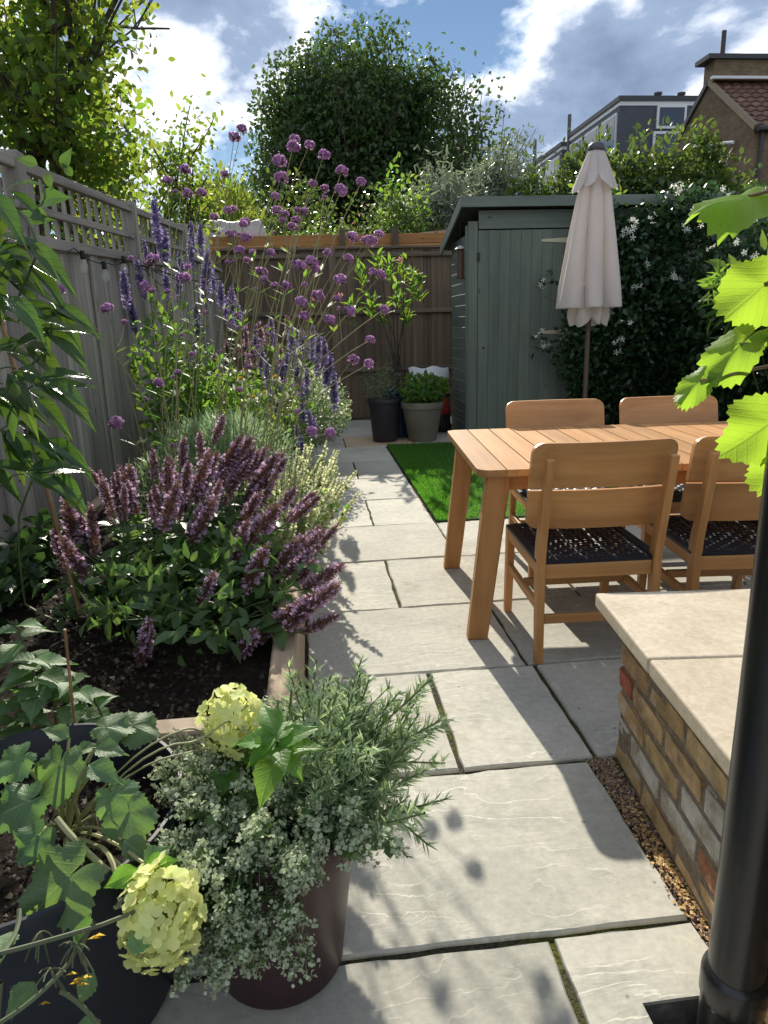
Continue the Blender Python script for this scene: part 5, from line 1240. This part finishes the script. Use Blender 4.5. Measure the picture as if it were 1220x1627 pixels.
# ------------------------------------------------------------------ trees and shrubs beyond the fences
def grow(base, d, L, r, depth, lines, twigs, rng, spread=.55, nchild=(2, 4), up=.15):
    d = nrm(np.array(d, float)[None])[0]; n = 6; P = [np.array(base, float)]
    for i in range(n):
        d = nrm((d+rng.normal(0, .10, 3)+np.array([0, 0, up*.15]))[None])[0]; P.append(P[-1]+d*L/n)
    P = np.array(P); lines.append((P, np.linspace(r, r*.6, n+1)))
    if depth == 0: twigs.append(P); return
    if depth == 1: twigs.append(P)
    for k in range(int(rng.integers(nchild[0], nchild[1]+1))):
        i = int(rng.integers(2, n+1)); nd = d+rng.normal(0, spread, 3)+np.array([0, 0, up])
        grow(P[i], nd, L*rng.uniform(.6, .85), r*.58, depth-1, lines, twigs, rng, spread, nchild, up)
def tree_obj(name, label, base, trunks, depth, leaves, lsize, lmat, spread, seed, nchild=(2, 4), clipf=None, up=.15, tw=.16, tmpl=L_FOLD, cat='tree', aspect=1.0, extra=()):
    rng = np.random.default_rng(seed); t = thing(name, label, cat, base); lines = []; twigs = []
    for b, d, L, r in trunks: grow(b, d, L, r, depth, lines, twigs, rng, spread, nchild, up)
    mb = MB()
    for P, R in lines: mb.tube(P, R, 6, cap=False)
    mb.build('trunk', m_bark, t, smooth=True)
    tw_ = [twigs[i] for i in rng.integers(len(twigs), size=leaves)]; s = rng.random(leaves)
    P = np.array([w[min(5, int(q*6))]+(w[min(6, int(q*6)+1)]-w[min(5, int(q*6))])*(q*6 % 1) for w, q in zip(tw_, s)])+rng.normal(0, tw, (leaves, 3))
    for c, r, k, cl, sp in extra: P = np.concatenate([P, blob_points(c, r, k, cl, sp)[0]])
    if clipf is not None: P = P[clipf(P)]
    n = len(P); D = rdir(n, -.25, rng); V, F = scatter(*tmpl, P, D, rdir(n, .8, rng), np.stack([aspect*(q := rng.uniform(.6, 1.2, n)*lsize), q, q], 1))
    stuff('crown', V, F, lmat, t); return t
m_lf_apple = leaf_mat('apple_leaf', (.06, .11, .022), (.33, .46, .05), .52, .42, .6, .06)
m_lf_birch = leaf_mat('dark_tree_leaf', (.055, .10, .032), (.12, .20, .04), .4, .40, .6, .04)
m_lf_silver = leaf_mat('silver_leaf', (.20, .23, .17), (.26, .32, .18), .35, .5, .5, .03)
m_lf_laurel = leaf_mat('laurel_leaf', (.06, .10, .03), (.17, .25, .04), .4, .3, .6, .05)
m_lf_yellow = leaf_mat('golden_conifer', (.12, .17, .03), (.34, .42, .05), .45, .5, .5, .05)
def vis(P): return np.ones(len(P), bool)
tree_obj('apple_tree', 'spreading apple tree with sunlit leaves over the left fence', (-2.35, 6.9, 0), [((-2.35, 6.9, 0), (.03, 0, 1), 2.1, .07), ((-2.3, 6.9, 1.7), (.45, -.1, .9), 1.3, .06), ((-2.4, 6.85, 1.7), (-.7, -.5, .6), 1.4, .06), ((-2.3, 6.8, 1.6), (.2, -.8, .8), 1.3, .055)],
         4, 9500, .09, m_lf_apple, .55, 4, (2, 4), lambda P: (P[:, 2] > 2.3) | (P[:, 0] < left_x(P[:, 1])-.1), .10, .10, extra=[((-1.95, 6.4, 3.15), (.95, 1.0, 1.0), 1900, 20, .2), ((-2.3, 6.6, 3.9), (1.1, 1.0, 1.0), 1000, 16, .2), ((-1.55, 6.2, 2.75), (.6, .8, .5), 1000, 14, .22)])
tree_obj('small_tree', 'smaller leafy tree behind the trellis at left', (-2.2, 9.3, 0), [((-2.2, 9.3, 0), (.05, 0, 1), 1.6, .07), ((-2.0, 9.2, .5), (.2, .1, 1), 1.7, .05)], 3, 5200, .085, m_lf_apple, .42, 8, (2, 4), None, .25, .14)
tree_obj('birch_tree', 'large dark round-crowned tree beyond the back fence', (2.6, 30, 0), [((2.6+q*1.1, 30+RNG.normal(0, .8), 0), (q*.24, RNG.normal(0, .1), 1), 4.05-abs(q)*.28, .15) for q in (-2.2, -1.4, -.7, 0, .7, 1.5, 2.3)], 4, 34000, .21, m_lf_birch, .34, 2, (3, 4), lambda P: P[:, 2] > 2.2, .30, .42, L_FOLD, extra=[((2.5, 30, 7.9), (4.75, 3.2, 4.75), 64000, 170, .11), ((1.0, 30, 5.5), (3.6, 2.5, 3.2), 9000, 60, .15)])
bush('golden_conifer', 'feathery yellow-green conifer behind the tarpaulin', 'conifer', (-1.5, 14, 0), (-1.45, 14, 2.2), (.95, .7, 1.9), 5200, .22, m_lf_yellow, L_NEEDLE, aspect=1.6, clumps=34, spread=.25, up=.5, stems=8)
bush('hedge_shrub', 'mid green rounded shrub beyond the back fence left of the large tree', 'shrub', (-.6, 16, 0), (-.5, 16, 2.3), (1.6, .9, 2.2), 7000, .13, m_lf_laurel, clumps=40, spread=.22)
bush('hedge_shrub', 'low bright shrub beyond the orange fence under the large tree', 'shrub', (.2, 13, 0), (.2, 13, 1.9), (1.5, .6, 1.25), 6000, .085, m_lf_bright, clumps=40, spread=.22)
t = bush('flowering_shrub', 'flowering shrub with white and red flecks above the back fence', 'shrub', (1.1, 12.2, 0), (1.1, 12.2, 2.1), (1.35, .6, 1.45), 6500, .085, m_lf_laurel, clumps=36, spread=.24)
for nm, m, k in (('white_flowers', m_white, 520), ('red_leaves', m_pink, 170)):
    P, N = blob_points((1.1, 12.1, 2.15), (1.38, .62, 1.45), k, 26, .2); V, F = scatter(*L_FOLD, P, rdir(k), N+rdir(k)*.4, RNG.uniform(.04, .085, k)); stuff(nm, V, F, m, t, 'stuff')
bush('hedge_shrub', 'bright green airy shrub left of the silver shrubs', 'shrub', (1.75, 12.6, 0), (1.75, 12.6, 2.4), (.62, .5, 1.7), 2000, .11, m_lf_bright, clumps=30, spread=.2)
tree_obj('silver_shrub', 'silvery willow-leaved shrub left of the shed roof', (2.55, 13.2, 0), [((2.5+q*.22, 13.2, 0), (q*.10, RNG.normal(0, .06), 1), 1.5, .035) for q in (-2, -1, 0, 1)], 3, 11000, .14, m_lf_silver, .24, 12, (3, 4), lambda P: P[:, 2] < 4.0+RNG.normal(0, .12, len(P)), .4, .12, L_NEEDLE, 'shrub', 1.6, [((2.45, 13.2, 2.8), (.62, .5, 1.2), 7000, 40, .16)])
tree_obj('silver_shrub', 'taller silvery shrub rising behind the shed roof corner', (3.35, 13.4, 0), [((3.3+q*.22, 13.4, 0), (q*.10, RNG.normal(0, .06), 1), 1.75, .035) for q in (-2, -1, 0, 1, 2)], 3, 12000, .14, m_lf_silver, .24, 15, (3, 4), lambda P: P[:, 2] < 4.45+RNG.normal(0, .12, len(P)), .4, .12, L_NEEDLE, 'shrub', 1.6, [((3.35, 13.4, 3.1), (.62, .5, 1.4), 8000, 40, .16)])
lab = ['laurel hedge shrub behind the shed roof nearest the silver shrubs', 'laurel hedge shrub behind the closed parasol', 'tall laurel hedge shrub between parasol and brick house', 'laurel hedge shrub in front of the brick house gable']
for i, (x, h, w) in enumerate(((4.1, 3.85, 1.1), (5.2, 4.3, 1.1), (6.3, 4.6, 1.15), (7.3, 4.0, .85))):
    bush('laurel_shrub', lab[i], 'shrub', (x, 12.4, 0), (x, 12.4, h-1.55), (w, .7, 1.6), 7500, .13, m_lf_laurel, group='laurel hedge behind the shed', clumps=38, spread=.23, stems=12)
bush('far_shrub', 'dark evergreen shrub behind the garden at far left', 'shrub', (-4.2, 13, 0), (-4, 13, 2.2), (1.7, 1, 2.2), 5000, .13, m_lf_laurel, clumps=30)
bush('far_shrub', 'dark evergreen shrub behind the trellis', 'shrub', (-2.3, 8.2, 0), (-2.25, 8.0, 1.5), (.55, 1.6, .85), 4200, .09, m_lf_birch, clumps=30)

# ------------------------------------------------------------------ houses
def quadwall(name, pts, mat, par): return MB().add(pts, [tuple(range(len(pts)))]).build(name, mat, par)
def brickmat(name, c1, c2, mortar, s=1.0):
    g = NT(name); tc = g.n('ShaderNodeTexCoord').outputs['Object']; sp = g.n('ShaderNodeSeparateXYZ', {0: tc})
    v = g.n('ShaderNodeCombineXYZ', {0: g.math('ADD', sp.outputs[0], sp.outputs[1]), 1: sp.outputs[2], 2: 0.0}).outputs[0]
    b = g.n('ShaderNodeTexBrick', {'Vector': v, 'Color1': (*c1, 1), 'Color2': (*c2, 1), 'Mortar': (*mortar, 1), 'Scale': s, 'Mortar Size': .012, 'Brick Width': .225, 'Row Height': .075, 'Bias': 0.0})
    n = g.noise(tc, 1.6, 6, .7); c = g.mix(1.0, b.outputs[0], g.ramp(n, [(.3, (.6, .58, .55)), (.7, (1.2, 1.2, 1.2))]), 'MULTIPLY')
    return g.done(g.pbr(c, .9, g.bump(b.outputs[1], -.6, .01), .15))
m_hb = brickmat('london_stock_brick', (.24, .17, .095), (.17, .115, .07), (.20, .17, .13))
m_tile = plain('brown_clay_tile', (.17, .085, .055), .8, .45, nscale=3, namp=.25)
m_slate = plain('dark_slate_cladding', (.055, .062, .078), .55, nscale=2, namp=.12)
m_wht = plain('white_paint', (.72, .73, .74), .4)
m_win = plain('dark_window_glass', (.06, .075, .10), .05, spec=.8)
m_lead = plain('dark_roof_edge', (.05, .05, .055), .6)
HXX, yf, yb, ya = 11.95, 19.1, 23.9, 21.5; ze, za = 6.12, 7.82
t = thing('brick_house', 'yellow brick house with brown tiled roof at the right edge', 'house', (15, 21.5, 0))
MB().add([(HXX, yf, 0), (HXX, yf, ze), (HXX, ya, za), (HXX, yb, ze), (HXX, yb, 0), (19, yf, 0), (19, yf, ze), (19, ya, za), (19, yb, ze), (19, yb, 0)], [(0, 1, 2, 3, 4), (9, 8, 7, 6, 5), (0, 5, 6, 1), (4, 3, 8, 9)]).build('wall', m_hb, t)
sl_l = math.hypot(ya-yf, za-ze); ang = math.atan2(za-ze, ya-yf)
rf = MB().add([(HXX-.05, yf-.15, ze-.07), (19.1, yf-.15, ze-.07), (19.1, ya, za+.03), (HXX-.05, ya, za+.03), (19.1, yb+.15, ze-.07), (HXX-.05, yb+.15, ze-.07)], [(0, 1, 2, 3), (3, 2, 4, 5)]).build('roof', m_lead, t)
tm = MB(); n = 8; Vt = []
for i in range(n+1):
    a = i/n; Vt += [((a-.5)*.31, 0, .05*abs(math.sin(a*math.pi))**1.5), ((a-.5)*.31, .36, .05*abs(math.sin(a*math.pi))**1.5-.0)]
tm.add(Vt, [(2*i, 2*i+2, 2*i+3, 2*i+1) for i in range(n)]); tm.add([(x, -.0, z-.03) for x, y, z in Vt[::2]]+[(x, 0, z) for x, y, z in Vt[::2]], [(i, i+1, n+2+i, n+1+i) for i in range(n)])
tme = tm.mesh('roof_tile', m_tile, True)
for rrow in range(10):
    for cc in range(12):
        s = -.12+rrow*.315; link('roof_tile', tme, rf, (HXX+.1+cc*.30, yf+s*math.cos(ang), ze+s*math.sin(ang)+.055), (ang+.0-.13, 0, 0))
MB().box((15.5, ya, za+.28), (7.2, .55, .52)).build('parapet', m_hb, t); MB().box((15.4, ya, za+.60), (7.5, .75, .12)).build('parapet_cap', m_lead, t)
MB().box((15.4, ya-.33, za+.06), (7.2, .12, .07)).build('flashing', m_wht, t)
MB().tube([(12.25, ya, za+.6), (12.25, ya, za+1.35)], .07, 8).build('chimney_pipe', m_lead, t)
for s, (y0, y1, z0, z1) in enumerate(((yf-.12, ya, ze-.05, za+.06), (yb+.12, ya, ze-.05, za+.06))):
    c = ((HXX-.04), (y0+y1)/2, (z0+z1)/2); mb = MB(); mb.box((0, 0, 0), (.09, math.hypot(y1-y0, z1-z0), .14)); link('verge', mb.mesh('verge', m_lead if s else m_mortar), t, c, (math.atan2(z1-z0, y1-y0) if y1 > y0 else math.atan2(z1-z0, y1-y0), 0, 0))
MB().tube([(HXX-.02, yf-.2, ze-.1), (19, yf-.2, ze-.1)], .07, 8).build('gutter', m_lead, t); MB().tube([(HXX+.2, yf-.08, ze-.1), (HXX+.2, yf-.08, 0)], .05, 8).build('rain_pipe', m_lead, t)
MB().tube([at(1095, 233, 20.6), at(1165, 226, 19.25)], .045, 8).build('wall_pipe', m_wht, t)
def dormer(name, label, x0, x1, y0, y1, z1, win=None):
    t = thing(name, label, 'building', ((x0+x1)/2, (y0+y1)/2, 0))
    MB().box(((x0+x1)/2, (y0+y1)/2, (z1-.3)/2), (x1-x0, y1-y0, z1-.3)).build('wall', m_slate, t)
    MB().box(((x0+x1)/2, (y0+y1)/2, z1-.22), (x1-x0+.06, y1-y0+.06, .16)).build('white_fascia', m_wht, t)
    MB().box(((x0+x1)/2, (y0+y1)/2, z1-.05), (x1-x0+.2, y1-y0+.2, .18)).build('roof', m_lead, t)
    if win:
        for a, b, c, d in win:
            fr = MB().box(((a+b)/2, y0-.03, (c+d)/2), (b-a, .08, d-c)).build('window', m_wht, t); MB().box(((a+b)/2, y0-.075, (c+d)/2), (b-a-.2, .02, d-c-.2)).build('pane', m_win, fr)
    ws = (y1-y0)/3
    for k in range(3):
        fr = MB().box((x0-.03, y0+ws*(k+.5), z1-1.25), (.08, ws*.8, 1.5)).build('window', m_wht, t); MB().box((x0-.075, y0+ws*(k+.5), z1-1.25), (.02, ws*.8-.18, 1.32)).build('pane', m_win, fr)
    return t
t = dormer('loft_dormer', 'dark slate loft extension with white trim and window', 12.95, 18.0, 30, 35.6, 9.9, [(14.5, 15.75, 8.75, 9.62), (14.4, 15.6, 7.2, 8.65)])
for x in (14.7, 15.7): MB().lathe([(.12, 0), (.12, .18), (.17, .18), (.17, .26), (.001, .3)], 10, (x, 30.4, 9.92)).build('roof_vent', m_lead, t)
t = dormer('loft_dormer', 'second lower dark loft extension further away behind the hedge', 12.9, 15.5, 36.5, 44, 9.75)
for k, (u, v, Y, h, lb) in enumerate(((905, 182, 35.7, 2.6, 'tall grey pole at the corner of the slate loft extension'), (850, 222, 37, 2.0, 'grey pole in front of the lower loft extension'), (808, 240, 44, 1.6, 'short grey pole at the end of the lower loft extension'))):
    p = at(u, v, Y); tag(MB().tube([p, (p[0], p[1], 0)], .09, 8).build('scaffold_pole', m_alu, None, smooth=True), lb, 'pole', 'poles by the loft extensions')

# ------------------------------------------------------------------ grape leaves close to the camera at right
LG = [lobed('leaf', m_lf_grape, 5, .10, .045, .35, .12, 20+s, .95) for s in range(4)]
t = thing('grape_vine', 'bright green grape vine leaves hanging in from the right', 'vine', (1.02, .95, .53))
lines = [(bez((1.10, .80, .53), (1.02, .92, 1.0), (.86, 1.02, 1.75), 12), .007), (bez((.86, 1.02, 1.75), (.80, 1.02, 1.9), (.72, 1.0, 2.1), 6), .005)]
GL = [((1190, 312), 1.02, .15, (-.85, -.45, -.20), (.05, -.35, .93), 0, .62), ((1214, 452), 1.0, .088, (-.62, .05, -.55), (-.1, -.95, .25), 1, .95), ((1176, 548), .98, .105, (-.72, -.1, -.62), (-.55, -.75, .35), 2, .55), ((1112, 606), .97, .062, (-.70, -.2, -.62), (-.4, -.8, .4), 0, .6), ((1222, 672), 1.0, .098, (-.62, -.05, -.45), (-.1, -.97, .2), 3, .95), ((1248, 735), 1.0, .08, (-.5, .1, -.75), (0, -.95, .2), 1, .9)]
for (u, v), Y, s, d, nn, k, wx in GL:
    p = at(u, v, Y); linkm('leaf', LG[k], t, frame(p, d, nn, (s*1.1*wx, s*1.1, s)))
    e = np.array([.95, 1.0, p[2]+.02]); lines.append((bez(e, (e+p)/2+np.array([0, 0, .03]), p, 7), .0028))
joined_stems('stems', lines, plain('vine_stem', (.22, .15, .07), .6), t, 7)
